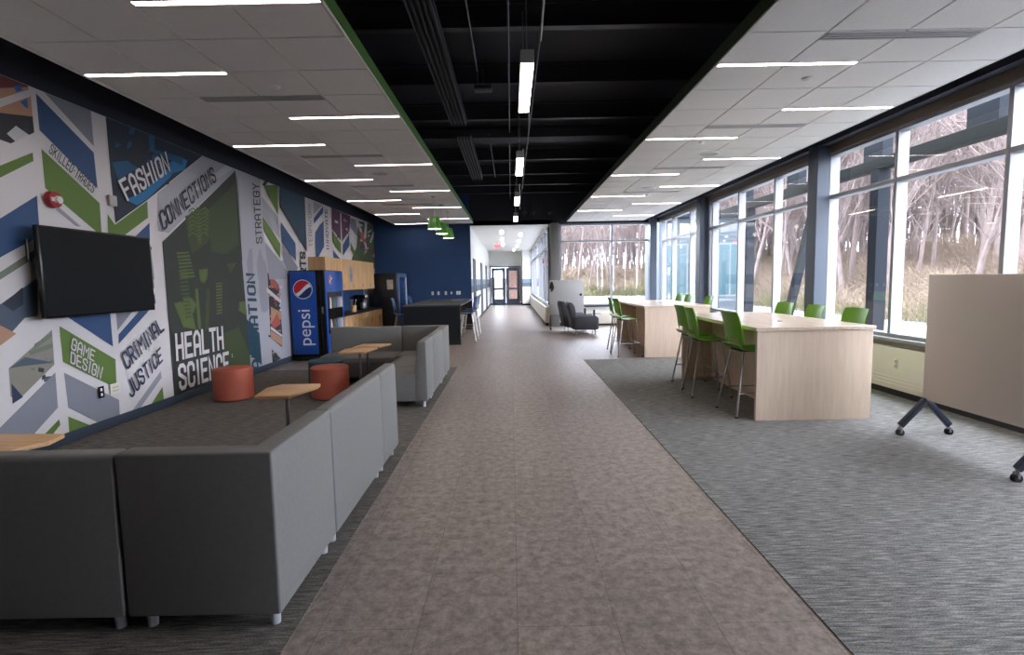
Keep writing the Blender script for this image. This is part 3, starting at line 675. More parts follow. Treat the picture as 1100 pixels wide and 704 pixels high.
    ('teal', [(9.13, 1.01), (9.55, 0.72), (9.57, 0.13), (9.13, 0.4)]),
    ('dark', [(10.01, 1.83), (10.46, 1.6), (10.5, 0.56), (10.45, 0.35), (9.98, 0.58), (10.0, 1.46)]),
    ('dark', [(10.14, 1.65), (10.23, 1.68), (10.22, 1.66), (10.13, 1.63)]),
    ('maroon', [(10.27, 1.41), (10.41, 1.4), (10.4, 1.38), (10.25, 1.39)]),
    ('pale', [(10.15, 1.56), (10.21, 1.54), (10.2, 1.52), (10.14, 1.54)]),
    ('maroon', [(10.42, 1.53), (10.5, 1.52), (10.49, 1.48), (10.4, 1.49)]),
    ('tan', [(9.98, 1.01), (10.09, 1.02), (10.08, 0.99), (9.97, 0.97)]),
    ('dark', [(10.07, 0.87), (10.15, 0.88), (10.13, 0.84), (10.05, 0.83)]),
    ('red', [(10.27, 1.22), (10.34, 1.2), (10.33, 1.17), (10.26, 1.19)]),
    ('maroon', [(10.0, 1.19), (10.14, 1.17), (10.12, 1.14), (9.98, 1.16)]),
    ('tan', [(10.0, 0.92), (10.06, 0.91), (10.04, 0.86), (9.99, 0.87)]),
    ('maroon', [(10.12, 1.32), (10.24, 1.31), (10.22, 1.29), (10.1, 1.3)]),
    ('ink', [(10.08, 1.71), (10.15, 1.7), (10.14, 1.66), (10.07, 1.67)]),
    ('maroon', [(10.21, 1.68), (10.34, 1.66), (10.33, 1.64), (10.19, 1.66)]),
    ('tan', [(10.0, 1.41), (10.14, 1.42), (10.12, 1.38), (9.98, 1.37)]),
    ('dark', [(10.15, 1.54), (10.25, 1.54), (10.24, 1.53), (10.14, 1.52)]),
    ('tan', [(10.03, 1.57), (10.16, 1.59), (10.14, 1.56), (10.02, 1.54)]),
    ('dark', [(10.23, 1.52), (10.37, 1.56), (10.35, 1.54), (10.21, 1.5)]),
    ('pale', [(10.25, 1.07), (10.36, 1.1), (10.35, 1.07), (10.24, 1.04)]),
    ('dark', [(10.36, 1.24), (10.51, 1.26), (10.5, 1.23), (10.35, 1.21)]),
    ('ink', [(10.25, 1.5), (10.35, 1.5), (10.33, 1.47), (10.24, 1.46)]),
    ('dark', [(10.13, 1.47), (10.2, 1.45), (10.19, 1.43), (10.12, 1.45)]),
    ('red', [(10.05, 0.63), (10.13, 0.61), (10.12, 0.6), (10.04, 0.61)]),
    ('dark', [(10.27, 1.67), (10.35, 1.65), (10.33, 1.6), (10.26, 1.62)]),
    ('ink', [(10.1, 0.93), (10.22, 0.89), (10.2, 0.86), (10.08, 0.89)]),
    ('tan', [(10.25, 0.88), (10.33, 0.85), (10.31, 0.8), (10.24, 0.83)]),
    ('dark', [(10.43, 1.41), (10.55, 1.42), (10.53, 1.4), (10.42, 1.39)]),
    ('tan', [(10.39, 1.43), (10.52, 1.41), (10.5, 1.36), (10.37, 1.39)]),
    ('dark', [(10.2, 0.8), (10.34, 0.84), (10.33, 0.82), (10.18, 0.78)]),
    ('ink', [(9.9, 0.66), (9.96, 0.64), (9.95, 0.6), (9.89, 0.62)]),
    ('tan', [(10.17, 0.63), (10.24, 0.63), (10.23, 0.59), (10.15, 0.59)]),
    ('pale', [(10.43, 1.2), (10.5, 1.21), (10.49, 1.17), (10.42, 1.16)]),
    ('red', [(10.33, 1.61), (10.41, 1.6), (10.4, 1.56), (10.31, 1.56)]),
    ('ink', [(10.13, 1.34), (10.19, 1.34), (10.18, 1.29), (10.12, 1.29)]),
    ('tan', [(10.39, 1.37), (10.46, 1.35), (10.45, 1.31), (10.38, 1.34)]),
    ('tan', [(10.38, 1.3), (10.53, 1.27), (10.51, 1.24), (10.37, 1.27)]),
    ('dark', [(9.92, 0.65), (9.99, 0.63), (9.98, 0.6), (9.91, 0.63)]),
    ('maroon', [(10.0, 1.07), (10.09, 1.05), (10.08, 1.03), (9.99, 1.05)]),
    ('red', [(10.23, 1.34), (10.33, 1.32), (10.32, 1.28), (10.21, 1.3)]),
    ('tan', [(10.35, 1.63), (10.41, 1.62), (10.4, 1.58), (10.34, 1.59)]),
    ('red', [(10.23, 1.25), (10.32, 1.26), (10.3, 1.24), (10.22, 1.22)]),
    ('pale', [(10.28, 0.98), (10.36, 0.98), (10.35, 0.93), (10.26, 0.93)]),
    ('pale', [(10.43, 1.11), (10.53, 1.11), (10.52, 1.07), (10.42, 1.07)]),
    ('dark', [(10.37, 1.31), (10.49, 1.34), (10.48, 1.32), (10.36, 1.29)]),
    ('maroon', [(10.27, 0.96), (10.36, 0.98), (10.34, 0.93), (10.26, 0.92)]),
    ('maroon', [(10.23, 0.62), (10.29, 0.59), (10.28, 0.56), (10.22, 0.58)]),
    ('tan', [(10.32, 1.36), (10.4, 1.38), (10.39, 1.37), (10.31, 1.34)]),
    ('tan', [(10.31, 0.71), (10.45, 0.69), (10.43, 0.67), (10.29, 0.69)]),
    ('pale', [(10.52, 1.56), (10.63, 1.58), (10.61, 1.53), (10.5, 1.51)]),
    ('ink', [(10.36, 0.87), (10.49, 0.86), (10.48, 0.84), (10.34, 0.85)]),
    ('dark', [(10.16, 1.49), (10.23, 1.46), (10.22, 1.42), (10.14, 1.45)]),
    ('red', [(10.1, 1.76), (10.43, 1.6), (10.41, 1.48), (10.11, 1.58)]),
    ('tan', [(10.06, 1.18), (10.49, 1.04), (10.51, 0.91), (10.02, 0.85)]),
    ('pale', [(9.94, 1.55), (10.53, 1.29), (10.52, 1.21), (9.93, 1.47)]),
    ('red', [(10.02, 0.85), (10.32, 1.05), (10.46, 0.82), (10.14, 0.75)]),
    ('tan', [(10.0, 0.73), (10.48, 0.53), (10.46, 0.37), (9.98, 0.58)]),
    ('pale', [(10.01, 0.81), (10.49, 0.59), (10.48, 0.54), (10.0, 0.75)]),
    ('dark', [(9.99, 0.37), (10.37, 0.13), (9.99, 0.11)]),
    ('green', [(10.11, 0.17), (10.17, 0.16), (10.16, 0.14), (10.11, 0.15)]),
    ('green', [(10.03, 0.25), (10.1, 0.25), (10.09, 0.22), (10.02, 0.23)]),
    ('green', [(10.17, 0.29), (10.2, 0.27), (10.2, 0.24), (10.16, 0.26)]),
    ('green', [(10.16, 0.27), (10.2, 0.27), (10.19, 0.25), (10.15, 0.25)]),
    ('tan', [(10.24, 0.18), (10.28, 0.18), (10.28, 0.17), (10.23, 0.17)]),
    ('green', [(10.01, 0.21), (10.08, 0.18), (10.07, 0.16), (10.01, 0.19)]),
    ('tan', [(9.98, 0.3), (10.05, 0.27), (10.04, 0.25), (9.97, 0.29)]),
    ('pale', [(10.02, 0.32), (10.1, 0.29), (10.09, 0.27), (10.01, 0.31)]),
    ('green', [(10.07, 3.46), (10.69, 3.57), (10.61, 2.97)]),
    ('dark', [(10.13, 3.46), (10.31, 3.6), (10.18, 3.59), (10.0, 3.45)]),
    ('lgray', [(9.95, 3.24), (10.61, 2.94), (10.66, 2.51), (9.93, 2.89)]),
    ('green', [(9.93, 2.88), (10.64, 2.41), (10.6, 2.11), (9.98, 2.62)]),
    ('lav', [(9.97, 2.4), (10.65, 2.04), (11.04, 1.71), (10.06, 1.7)]),
    ('blue', [(10.72, 2.85), (11.39, 2.47), (11.36, 2.09), (10.72, 2.45)]),
    ('gray', [(10.72, 2.42), (11.45, 1.96), (11.16, 1.71), (10.74, 2.07)]),
    ('tealdk', [(10.76, 3.57), (12.04, 3.59), (12.01, 2.35), (10.73, 3.19)]),
    ('dark', [(10.73, 3.22), (11.99, 2.38), (11.98, 2.31), (10.72, 3.15)]),
    ('lgray', [(12.54, 3.52), (13.16, 3.53), (12.54, 3.23)]),
    ('blue', [(12.53, 3.13), (13.19, 3.5), (13.17, 3.34), (12.53, 3.01)]),
    ('blue', [(12.59, 2.81), (13.18, 3.15), (13.12, 2.51), (12.71, 2.24), (12.52, 2.23)]),
    ('purple', [(13.83, 3.55), (15.41, 3.53), (15.26, 3.09), (14.5, 2.72), (13.78, 3.01)]),
    ('purple', [(14.1, 3.42), (14.27, 3.42), (14.25, 3.39), (14.08, 3.39)]),
    ('maroon', [(14.53, 3.07), (14.77, 3.1), (14.74, 3.05), (14.5, 3.02)]),
    ('pale', [(14.14, 3.32), (14.33, 3.37), (14.31, 3.33), (14.11, 3.28)]),
    ('purple', [(14.49, 3.18), (14.65, 3.23), (14.63, 3.19), (14.47, 3.14)]),
    ('maroon', [(14.43, 3.54), (14.68, 3.51), (14.65, 3.49), (14.4, 3.52)]),
    ('purple', [(14.0, 3.43), (14.21, 3.48), (14.18, 3.46), (13.98, 3.4)]),
    ('helgr', [(14.42, 3.05), (14.55, 3.02), (14.53, 2.96), (14.4, 2.98)]),
    ('dark', [(14.94, 3.12), (15.2, 3.19), (15.17, 3.14), (14.91, 3.08)]),
    ('helgr', [(14.63, 3.51), (14.86, 3.56), (14.82, 3.49), (14.6, 3.44)]),
    ('dark', [(14.92, 3.32), (15.18, 3.39), (15.15, 3.32), (14.89, 3.26)]),
    ('pale', [(14.93, 3.14), (15.1, 3.14), (15.07, 3.07), (14.9, 3.07)]),
    ('helgr', [(14.93, 3.57), (15.09, 3.62), (15.07, 3.58), (14.9, 3.53)]),
    ('maroon', [(13.92, 3.27), (14.09, 3.25), (14.07, 3.19), (13.89, 3.21)]),
    ('maroon', [(14.75, 3.24), (14.97, 3.29), (14.94, 3.24), (14.72, 3.19)]),
    ('dark', [(14.72, 3.36), (14.95, 3.4), (14.92, 3.37), (14.69, 3.32)]),
    ('dark', [(15.08, 3.03), (15.29, 3.01), (15.26, 2.99), (15.05, 3.0)]),
    ('helgr', [(14.14, 2.85), (14.4, 2.94), (14.37, 2.87), (14.1, 2.78)]),
    ('pale', [(14.04, 3.26), (14.29, 3.25), (14.26, 3.19), (14.01, 3.2)]),
    ('purple', [(14.93, 3.16), (15.12, 3.18), (15.1, 3.15), (14.91, 3.13)]),
    ('helgr', [(14.77, 2.97), (14.93, 2.96), (14.9, 2.91), (14.74, 2.92)]),
    ('pale', [(14.76, 3.37), (14.91, 3.39), (14.89, 3.35), (14.74, 3.32)]),
    ('dark', [(14.21, 2.89), (14.49, 2.93), (14.45, 2.86), (14.18, 2.83)]),
    ('helgr', [(14.13, 3.33), (14.25, 3.34), (14.23, 3.29), (14.11, 3.29)]),
    ('maroon', [(15.07, 3.55), (15.32, 3.52), (15.29, 3.49), (15.04, 3.52)]),
    ('helgr', [(14.61, 3.08), (14.89, 3.14), (14.86, 3.11), (14.57, 3.04)]),
    ('maroon', [(14.51, 3.49), (14.68, 3.47), (14.65, 3.43), (14.49, 3.45)]),
    ('dark', [(13.97, 3.14), (14.08, 3.17), (14.06, 3.11), (13.95, 3.08)]),
    ('helgr', [(14.62, 3.48), (14.85, 3.45), (14.82, 3.39), (14.58, 3.42)]),
    ('dark', [(14.77, 3.05), (15.03, 3.11), (15.0, 3.05), (14.73, 2.99)]),
    ('maroon', [(14.27, 3.31), (14.55, 3.36), (14.51, 3.31), (14.23, 3.26)]),
    ('purple', [(14.09, 3.37), (14.35, 3.38), (14.32, 3.31), (14.06, 3.3)]),
    ('maroon', [(14.72, 3.41), (15.01, 3.44), (14.97, 3.39), (14.69, 3.35)]),
    ('lav', [(14.88, 3.33), (15.11, 3.38), (15.08, 3.33), (14.85, 3.28)]),
    ('maroon', [(14.75, 2.99), (15.01, 3.06), (14.99, 3.03), (14.73, 2.96)]),
    ('pale', [(14.48, 3.49), (14.59, 3.5), (14.54, 2.72), (14.43, 2.72)]),
    ('green', [(13.77, 2.95), (14.43, 2.67), (14.41, 2.39), (13.79, 2.67)]),
    ('blue', [(13.76, 2.46), (14.36, 2.24), (13.79, 2.24)]),
    ('blue', [(14.58, 2.64), (15.2, 3.0), (15.2, 2.68), (14.58, 2.36)]),
    ('gray', [(15.32, 3.48), (15.89, 3.48), (16.19, 2.94), (15.35, 3.19)]),
    ('green', [(15.29, 2.78), (15.79, 2.49), (15.61, 2.38), (15.29, 2.55)]),
    ('hel3', [(16.19, 3.48), (18.6, 3.59), (18.02, 2.06), (15.2, 2.19), (15.9, 2.68)]),
    ('lgray', [(16.57, 3.08), (17.0, 3.08), (16.94, 2.98), (16.51, 2.98)]),
    ('pale', [(16.64, 2.73), (17.11, 2.79), (17.06, 2.75), (16.59, 2.69)]),
    ('purple', [(16.11, 3.29), (16.37, 3.33), (16.33, 3.25), (16.08, 3.21)]),
    ('lgray', [(17.76, 2.54), (18.25, 2.63), (18.19, 2.53), (17.7, 2.44)]),
    ('lgray', [(17.2, 3.15), (17.39, 3.17), (17.36, 3.09), (17.16, 3.07)]),
    ('red', [(16.42, 3.1), (16.78, 3.2), (16.74, 3.16), (16.38, 3.07)]),
    ('hel2', [(17.91, 3.01), (18.18, 3.02), (18.14, 2.94), (17.87, 2.93)]),
    ('hel2', [(17.47, 3.53), (17.82, 3.61), (17.77, 3.52), (17.42, 3.43)]),
    ('maroon', [(16.24, 2.81), (16.47, 2.82), (16.44, 2.74), (16.2, 2.73)]),
    ('maroon', [(16.34, 3.08), (16.7, 3.04), (16.65, 2.97), (16.3, 3.01)]),
    ('pale', [(16.5, 3.11), (16.84, 3.15), (16.8, 3.08), (16.46, 3.04)]),
    ('red', [(16.87, 2.62), (17.08, 2.66), (17.05, 2.58), (16.84, 2.55)]),
    ('dark', [(16.24, 2.7), (16.57, 2.68), (16.53, 2.64), (16.2, 2.67)]),
    ('hel2', [(17.44, 3.5), (17.92, 3.61), (17.86, 3.56), (17.38, 3.45)]),
    ('hel2', [(16.48, 2.54), (16.74, 2.53), (16.7, 2.45), (16.45, 2.47)]),
    ('maroon', [(17.77, 3.27), (18.12, 3.29), (18.07, 3.26), (17.73, 3.23)]),
    ('helgr', [(16.15, 2.98), (16.34, 2.96), (16.31, 2.9), (16.12, 2.92)]),
    ('dark', [(16.34, 2.74), (16.57, 2.74), (16.54, 2.69), (16.31, 2.7)]),
    ('lgray', [(18.06, 3.6), (18.27, 3.62), (18.24, 3.57), (18.03, 3.54)]),
    ('hel2', [(16.13, 2.89), (16.39, 2.94), (16.36, 2.9), (16.09, 2.84)]),
    ('maroon', [(17.39, 3.47), (17.74, 3.56), (17.7, 3.52), (17.35, 3.43)]),
    ('dark', [(16.94, 2.8), (17.16, 2.8), (17.13, 2.73), (16.9, 2.72)]),
    ('helgr', [(17.22, 3.52), (17.43, 3.53), (17.4, 3.47), (17.2, 3.47)]),
    ('purple', [(17.04, 2.49), (17.28, 2.5), (17.25, 2.44), (17.01, 2.43)]),
    ('pale', [(16.32, 2.94), (16.68, 2.96), (16.63, 2.89), (16.28, 2.87)]),
    ('maroon', [(16.47, 2.85), (16.81, 2.84), (16.76, 2.77), (16.43, 2.77)]),
    ('purple', [(16.36, 3.27), (16.8, 3.27), (16.74, 3.18), (16.3, 3.18)]),
    ('pale', [(17.21, 3.24), (17.69, 3.36), (17.64, 3.31), (17.16, 3.19)]),
    ('helgr', [(17.57, 3.2), (18.06, 3.33), (18.01, 3.28), (17.52, 3.16)]),
    ('red', [(16.15, 3.4), (16.56, 3.42), (16.51, 3.38), (16.11, 3.37)]),
    ('purple', [(16.45, 3.19), (16.92, 3.29), (16.87, 3.23), (16.4, 3.13)]),
    ('red', [(17.87, 3.12), (18.27, 3.22), (18.22, 3.16), (17.83, 3.06)]),
    ('pale', [(16.19, 3.41), (16.63, 3.41), (16.58, 3.34), (16.14, 3.35)]),
    ('maroon', [(17.95, 3.22), (18.29, 3.32), (18.24, 3.23), (17.9, 3.13)]),
    ('dark', [(16.2, 3.04), (16.43, 3.05), (16.4, 2.99), (16.17, 2.98)]),
    ('helgr', [(16.8, 3.39), (17.11, 3.48), (17.07, 3.43), (16.76, 3.34)]),
    ('lgray', [(16.25, 3.29), (16.54, 3.27), (16.5, 3.21), (16.21, 3.24)]),
    ('dark', [(16.56, 2.77), (16.99, 2.71), (16.94, 2.65), (16.51, 2.71)]),
    ('purple', [(17.57, 3.19), (17.9, 3.28), (17.86, 3.2), (17.53, 3.12)]),
    ('lgray', [(16.78, 2.73), (17.22, 2.74), (17.16, 2.66), (16.72, 2.66)]),
    ('pale', [(16.55, 3.11), (16.74, 3.12), (16.71, 3.02), (16.52, 3.02)]),
    ('purple', [(17.12, 2.69), (17.37, 2.66), (17.33, 2.59), (17.08, 2.62)]),
    ('lgray', [(16.72, 2.6), (16.95, 2.66), (16.91, 2.56), (16.69, 2.5)]),
    ('maroon', [(17.47, 3.04), (17.93, 3.15), (17.87, 3.09), (17.42, 2.99)]),
    ('purple', [(16.28, 2.88), (16.71, 2.82), (16.65, 2.72), (16.22, 2.78)]),
    ('maroon', [(17.44, 2.69), (17.95, 2.67), (17.88, 2.56), (17.37, 2.59)]),
    ('pale', [(15.94, 3.48), (16.19, 3.48), (17.04, 2.75), (16.85, 2.71)]),
    ('red', [(16.22, 3.18), (16.74, 3.13), (16.96, 2.85), (16.44, 2.91)]),
    ('pale', [(16.89, 3.51), (17.17, 3.54), (17.0, 3.05), (16.71, 2.98)]),
    ('pale', [(17.92, 3.33), (18.13, 3.35), (17.55, 2.91), (17.35, 2.92)]),
]
MURAL_WORDS = [
    ('SKILLED-TRADES', 'ink', [(5.45, 3.06), (5.98, 2.73), (5.92, 2.64), (5.4, 2.96)]),
    ('FASHION', 'white', [(6.32, 2.85), (7.25, 3.41), (7.32, 3.16), (6.45, 2.63)]),
    ('CONNECTIONS', 'ink', [(7.0, 2.57), (8.35, 3.45), (8.46, 3.24), (7.07, 2.33)]),
    ('GAME', 'white', [(5.48, 1.09), (5.76, 0.91), (5.73, 0.79), (5.44, 0.97)]),
    ('DESIGN', 'white', [(5.44, 0.95), (5.85, 0.71), (5.8, 0.58), (5.42, 0.83)]),
    ('CRIMINAL', 'navytx', [(6.13, 0.82), (6.85, 1.21), (6.94, 1.03), (6.21, 0.61)]),
    ('JUSTICE', 'navytx', [(6.15, 0.46), (6.83, 0.82), (6.86, 0.63), (6.24, 0.26)]),
    ('HEALTH', 'white', [(7.14, 0.96), (8.34, 0.96), (8.33, 0.59), (7.13, 0.58)]),
    ('SCIENCE', 'white', [(7.15, 0.53), (8.46, 0.54), (8.45, 0.17), (7.15, 0.16)]),
    ('STRATEGY', 'ink', [(9.62, 2.34), (9.61, 3.42), (9.88, 3.46), (9.86, 2.37)]),
    ('ANIMATION', 'tealtx', [(9.18, 0.11), (9.18, 1.81), (9.49, 1.81), (9.53, 0.05)]),
    ('TEAMWORK', 'lav', [(12.11, 2.43), (12.19, 3.45), (12.4, 3.47), (12.37, 2.46)]),
    ('INNOVATE', 'ink', [(13.26, 2.44), (13.3, 3.46), (13.49, 3.47), (13.46, 2.44)]),
    ('ARTS', 'ink', [(11.55, 1.62), (11.58, 2.31), (11.91, 2.32), (11.9, 1.62)]),
]
# ------------------------------------------------------------------ the wall mural
MC = {'white': (212, 208, 208), 'maroon': (112, 52, 56), 'tan': (176, 136, 110), 'glove': (46, 104, 178), 'dark': (40, 42, 46), 'pale': (196, 196, 200),
 'blue': (44, 76, 118), 'gray': (130, 133, 144), 'green': (92, 120, 52), 'lav': (150, 151, 162), 'olive': (112, 122, 108), 'photo': (74, 88, 104),
 'slate': (44, 52, 66), 'beige': (138, 134, 122), 'navy': (34, 48, 78), 'fash': (28, 42, 56), 'fashdk': (40, 44, 54), 'cyan': (34, 112, 164), 'cyandk': (26, 82, 120),
 'lgray': (166, 168, 176), 'health': (46, 52, 46), 'helgr': (58, 72, 42), 'hel2': (84, 100, 50), 'hel3': (64, 82, 50), 'stlav': (170, 171, 180),
 'teal': (22, 66, 86), 'red': (168, 84, 72), 'tealdk': (32, 62, 82), 'purple': (88, 44, 72), 'ink': (44, 46, 52), 'navytx': (30, 46, 82), 'tealtx': (22, 62, 80)}
MM = {k: mat('mural_%s' % k, v, .6, noise=((3, 3, 3), .05, 2) if k in ('health', 'fash', 'tealdk', 'photo', 'beige', 'hel3') else None) for k, v in MC.items()}
MX = XL+.004
def clip(poly, k, lim, sgn):
    out = []
    for i in range(len(poly)):
        a, b_ = poly[i], poly[(i+1) % len(poly)]
        ia, ib = (a[k]-lim)*sgn >= 0, (b_[k]-lim)*sgn >= 0
        if ia: out.append(a)
        if ia != ib:
            t = (lim-a[k])/(b_[k]-a[k]); out.append((a[0]+t*(b_[0]-a[0]), a[1]+t*(b_[1]-a[1])))
    return out
mural = thing('wall_mural', 'wall-length printed mural of programme names and slanted blue, green and grey blocks', 'mural', (MX, 0, 0))
names = list(MC); bmm = MB()
bmm.box((-.003, 1.5, .116), (0, YB-.01, 3.555), mi=names.index('white'))
for i, (c, ps) in enumerate(MURAL_POLYS):
    for k, lim, sg in ((1, .117, 1), (1, 3.552, -1), (0, 1.51, 1), (0, YB-.02, -1)):
        ps = clip(ps, k, lim, sg)
        if not ps: break
    if len(ps) > 2: bmm.face([(.0004+.00006*i, y, z) for y, z in ps], mi=names.index(c))
# repeat of the chevron pattern on the stretch beside the camera
for i, (y, c) in enumerate(((1.7, 'blue'), (2.5, 'green'), (3.3, 'gray'))):
    for z in (.5, 1.6, 2.6): bmm.face([(.0004, y, z), (.0004, y+.7, z+.45), (.0004, y+.7, z+.95), (.0004, y, z+.5)], mi=names.index(c if z != 1.6 else 'lgray'))
bmm.build('printed_panel', [MM[n] for n in names], mural)
# stroke letters: cell 0..1 x 0..2
C_ = .22
GLY = {
 'A': [[(0, 0), (0, 1.6), (.35, 2), (.65, 2), (1, 1.6), (1, 0)], [(0, .75), (1, .75)]],
 'C': [[(1, .6), (1, .25), (.75, 0), (.25, 0), (0, .25), (0, 1.75), (.25, 2), (.75, 2), (1, 1.75), (1, 1.4)]],
 'D': [[(0, 0), (.7, 0), (1, .3), (1, 1.7), (.7, 2), (0, 2), (0, 0)]],
 'E': [[(1, 0), (0, 0), (0, 2), (1, 2)], [(0, 1), (.8, 1)]],
 'F': [[(0, 0), (0, 2), (1, 2)], [(0, 1), (.8, 1)]],
 'G': [[(1, 1.4), (1, 1.75), (.75, 2), (.25, 2), (0, 1.75), (0, .25), (.25, 0), (.75, 0), (1, .25), (1, .95), (.55, .95)]],
 'H': [[(0, 0), (0, 2)], [(1, 0), (1, 2)], [(0, 1), (1, 1)]],
 'I': [[(.5, 0), (.5, 2)]],
 'J': [[(0, .5), (0, .25), (.25, 0), (.75, 0), (1, .25), (1, 2)]],
 'K': [[(0, 0), (0, 2)], [(1, 2), (.1, .9)], [(.35, 1.2), (1, 0)]],
 'L': [[(0, 2), (0, 0), (1, 0)]],
 'M': [[(0, 0), (0, 2), (.5, .9), (1, 2), (1, 0)]],
 'N': [[(0, 0), (0, 2), (1, 0), (1, 2)]],
 'O': [[(.25, 0), (.75, 0), (1, .25), (1, 1.75), (.75, 2), (.25, 2), (0, 1.75), (0, .25), (.25, 0)]],
 'R': [[(0, 0), (0, 2), (.7, 2), (1, 1.75), (1, 1.2), (.7, .95), (0, .95)], [(.45, .95), (1, 0)]],
 'S': [[(0, .5), (0, .25), (.25, 0), (.75, 0), (1, .25), (1, .75), (0, 1.3), (0, 1.75), (.25, 2), (.75, 2), (1, 1.75), (1, 1.5)]],
 'T': [[(0, 2), (1, 2)], [(.5, 0), (.5, 2)]],
 'U': [[(0, 2), (0, .25), (.25, 0), (.75, 0), (1, .25), (1, 2)]],
 'V': [[(0, 2), (.5, 0), (1, 2)]],
 'W': [[(0, 2), (.22, 0), (.5, 1.2), (.78, 0), (1, 2)]],
 'Y': [[(0, 2), (.5, 1), (1, 2)], [(.5, 1), (.5, 0)]],
 '-': [[(.3, 1), (.7, 1)]], ':': [[(.5, 1.35), (.5, 1.45)], [(.5, .55), (.5, .65)]],
}
def word_faces(word, th=.26):
    """flat quads in unit square (u right, v up)"""
    adv = []; x = 0
    for ch in word:
        w = .45 if ch in 'I:-' else (1.25 if ch in 'MW' else 1.0); adv.append((x, w)); x += w+.52
    W = x-.52+th; qs = []
    for ch, (x0, w) in zip(word, adv):
        for pl in GLY[ch]:
            if ch == 'I': pts = [(x0+w/2, p[1]) for p in pl]
            else: pts = [(x0+p[0]*w, p[1]) for p in pl]
            n = len(pts); closed = pts[0] == pts[-1]
            L = []
            for i, p in enumerate(pts):
                a = pts[i-1] if i else (pts[-2] if closed else None); c = pts[i+1] if i < n-1 else (pts[1] if closed else None)
                def nd(q, r):
                    d = Vector((r[0]-q[0], r[1]-q[1])); d.normalize(); return d
                if a is None: d = nd(p, c); nn = Vector((-d.y, d.x)); off = nn*th/2; ext = -d*th/2
                elif c is None: d = nd(a, p); nn = Vector((-d.y, d.x)); off = nn*th/2; ext = d*th/2
                else:
                    d1, d2 = nd(a, p), nd(p, c); n1 = Vector((-d1.y, d1.x)); n2 = Vector((-d2.y, d2.x)); m = (n1+n2)
                    if m.length < .1: m = n1
                    m.normalize(); off = m*min(th/2/max(.35, m.dot(n1)), th); ext = Vector((0, 0))
                v = Vector(p)+ext; L.append((v+off, v-off))
            for (a1, a2), (b1, b2) in zip(L, L[1:]): qs.append([a1, b1, b2, a2])
    return [[((q.x+th/2)/W, (q.y+th/2)/(2+th)) for q in f] for f in qs]
def put_word(word, m, quad, parent, bold=.28, x=.018, name='lettering', label=None):
    TL, TR, BR, BL = quad; b_ = MB(); t = bmesh.new()
    for k, f in enumerate(word_faces(word, bold)):
        vs = []
        for u, v in f:
            top = (TL[0]+(TR[0]-TL[0])*u, TL[1]+(TR[1]-TL[1])*u); bot = (BL[0]+(BR[0]-BL[0])*u, BL[1]+(BR[1]-BL[1])*u)
            vs.append(t.verts.new((x+.00002*k, bot[0]+(top[0]-bot[0])*v, bot[1]+(top[1]-bot[1])*v)))
        try: t.faces.new(vs)
        except ValueError: pass
    b_.add(t); return b_.build(name, m, parent, label)
for w, c, q in MURAL_WORDS:
    put_word(w, MM[c], q, mural, bold={'HEALTH': .36, 'SCIENCE': .36, 'FASHION': .34, 'GAME': .30, 'DESIGN': .30, 'CRIMINAL': .30, 'JUSTICE': .30, 'ANIMATION': .4, 'ARTS': .4, 'CONNECTIONS': .30}.get(w, .28), label='printed word %s' % w.replace('-', ' '))
put_word(':', MM['white'], [(8.52, .5), (8.6, .5), (8.6, .4), (8.52, .4)], mural)
# devices on the mural wall
t = thing('fire_alarm', 'round red fire alarm strobe on the mural above the television', 'fire alarm', (MX+.016, 5.38, 2.49))
MB().cyl((0, 0, 0), (.05, 0, 0), .085, .078, n=28).build('housing', M_['red'], t)
MB().cyl((.05, .02, 0), (.075, .02, 0), .042, .036, n=20).build('strobe_lens', M_['plate'], t)
MB().box((.05, -.06, -.02), (.056, -.02, .02), r=.002).build('sounder_grille', M_['paper'], t)
plate('grey square wall sensor beside the word fashion on the mural', (MX+.016, 6.19, 2.6), 'x', 'vent', .11, .13, slots=0) if False else None
o = MB().box((0, -.055, -.06), (.03, .055, .06), r=.006).build('wall_sensor', M_['vent']); o.location = (MX+.016, 6.19, 2.6); tag(o, 'grey square wall sensor beside the word FASHION on the mural', 'sensor')
plate('dark navy outlet with white sockets low on the mural under GAME DESIGN', (MX+.016, 5.79, .44), 'x', 'gloss', .08, .13)
t = thing('data_plate', 'cream double socket plate low on the mural before CRIMINAL JUSTICE', 'outlet', (MX+.016, 6.0, .44))
MB().box((0, -.075, -.06), (.006, .075, .06), r=.002).build('face_plate', M_['cream'], t)
MB().box((.006, -.05, -.03), (.008, .05, -.02)).box((.006, -.05, .01), (.008, .05, .02)).build('port', M_['vent'], t)
# television
t = thing('television', 'large black wall television on a bracket over the mural', 'television', (-4.45, 5.78, 1.76))
MB().box((-.035, -.775, -.445), (.012, .775, .445), r=.008).build('casing', M_['gloss'], t)
MB().box((.012, -.755, -.425), (.0135, .755, .425)).build('screen', M_['screen'], t)
MB().box((-.145, -.3, -.2), (-.135, .3, .2)).box((-.145, -.2, -.03), (-.03, -.14, .03)).box((-.145, .14, -.03), (-.03, .2, .03)).tube([(-.14, -.70, .3), (-.06, -.82, .3), (-.06, -.82, .12), (-.14, -.70, .12)], .012).build('wall_bracket', M_['blackmetal'], t)
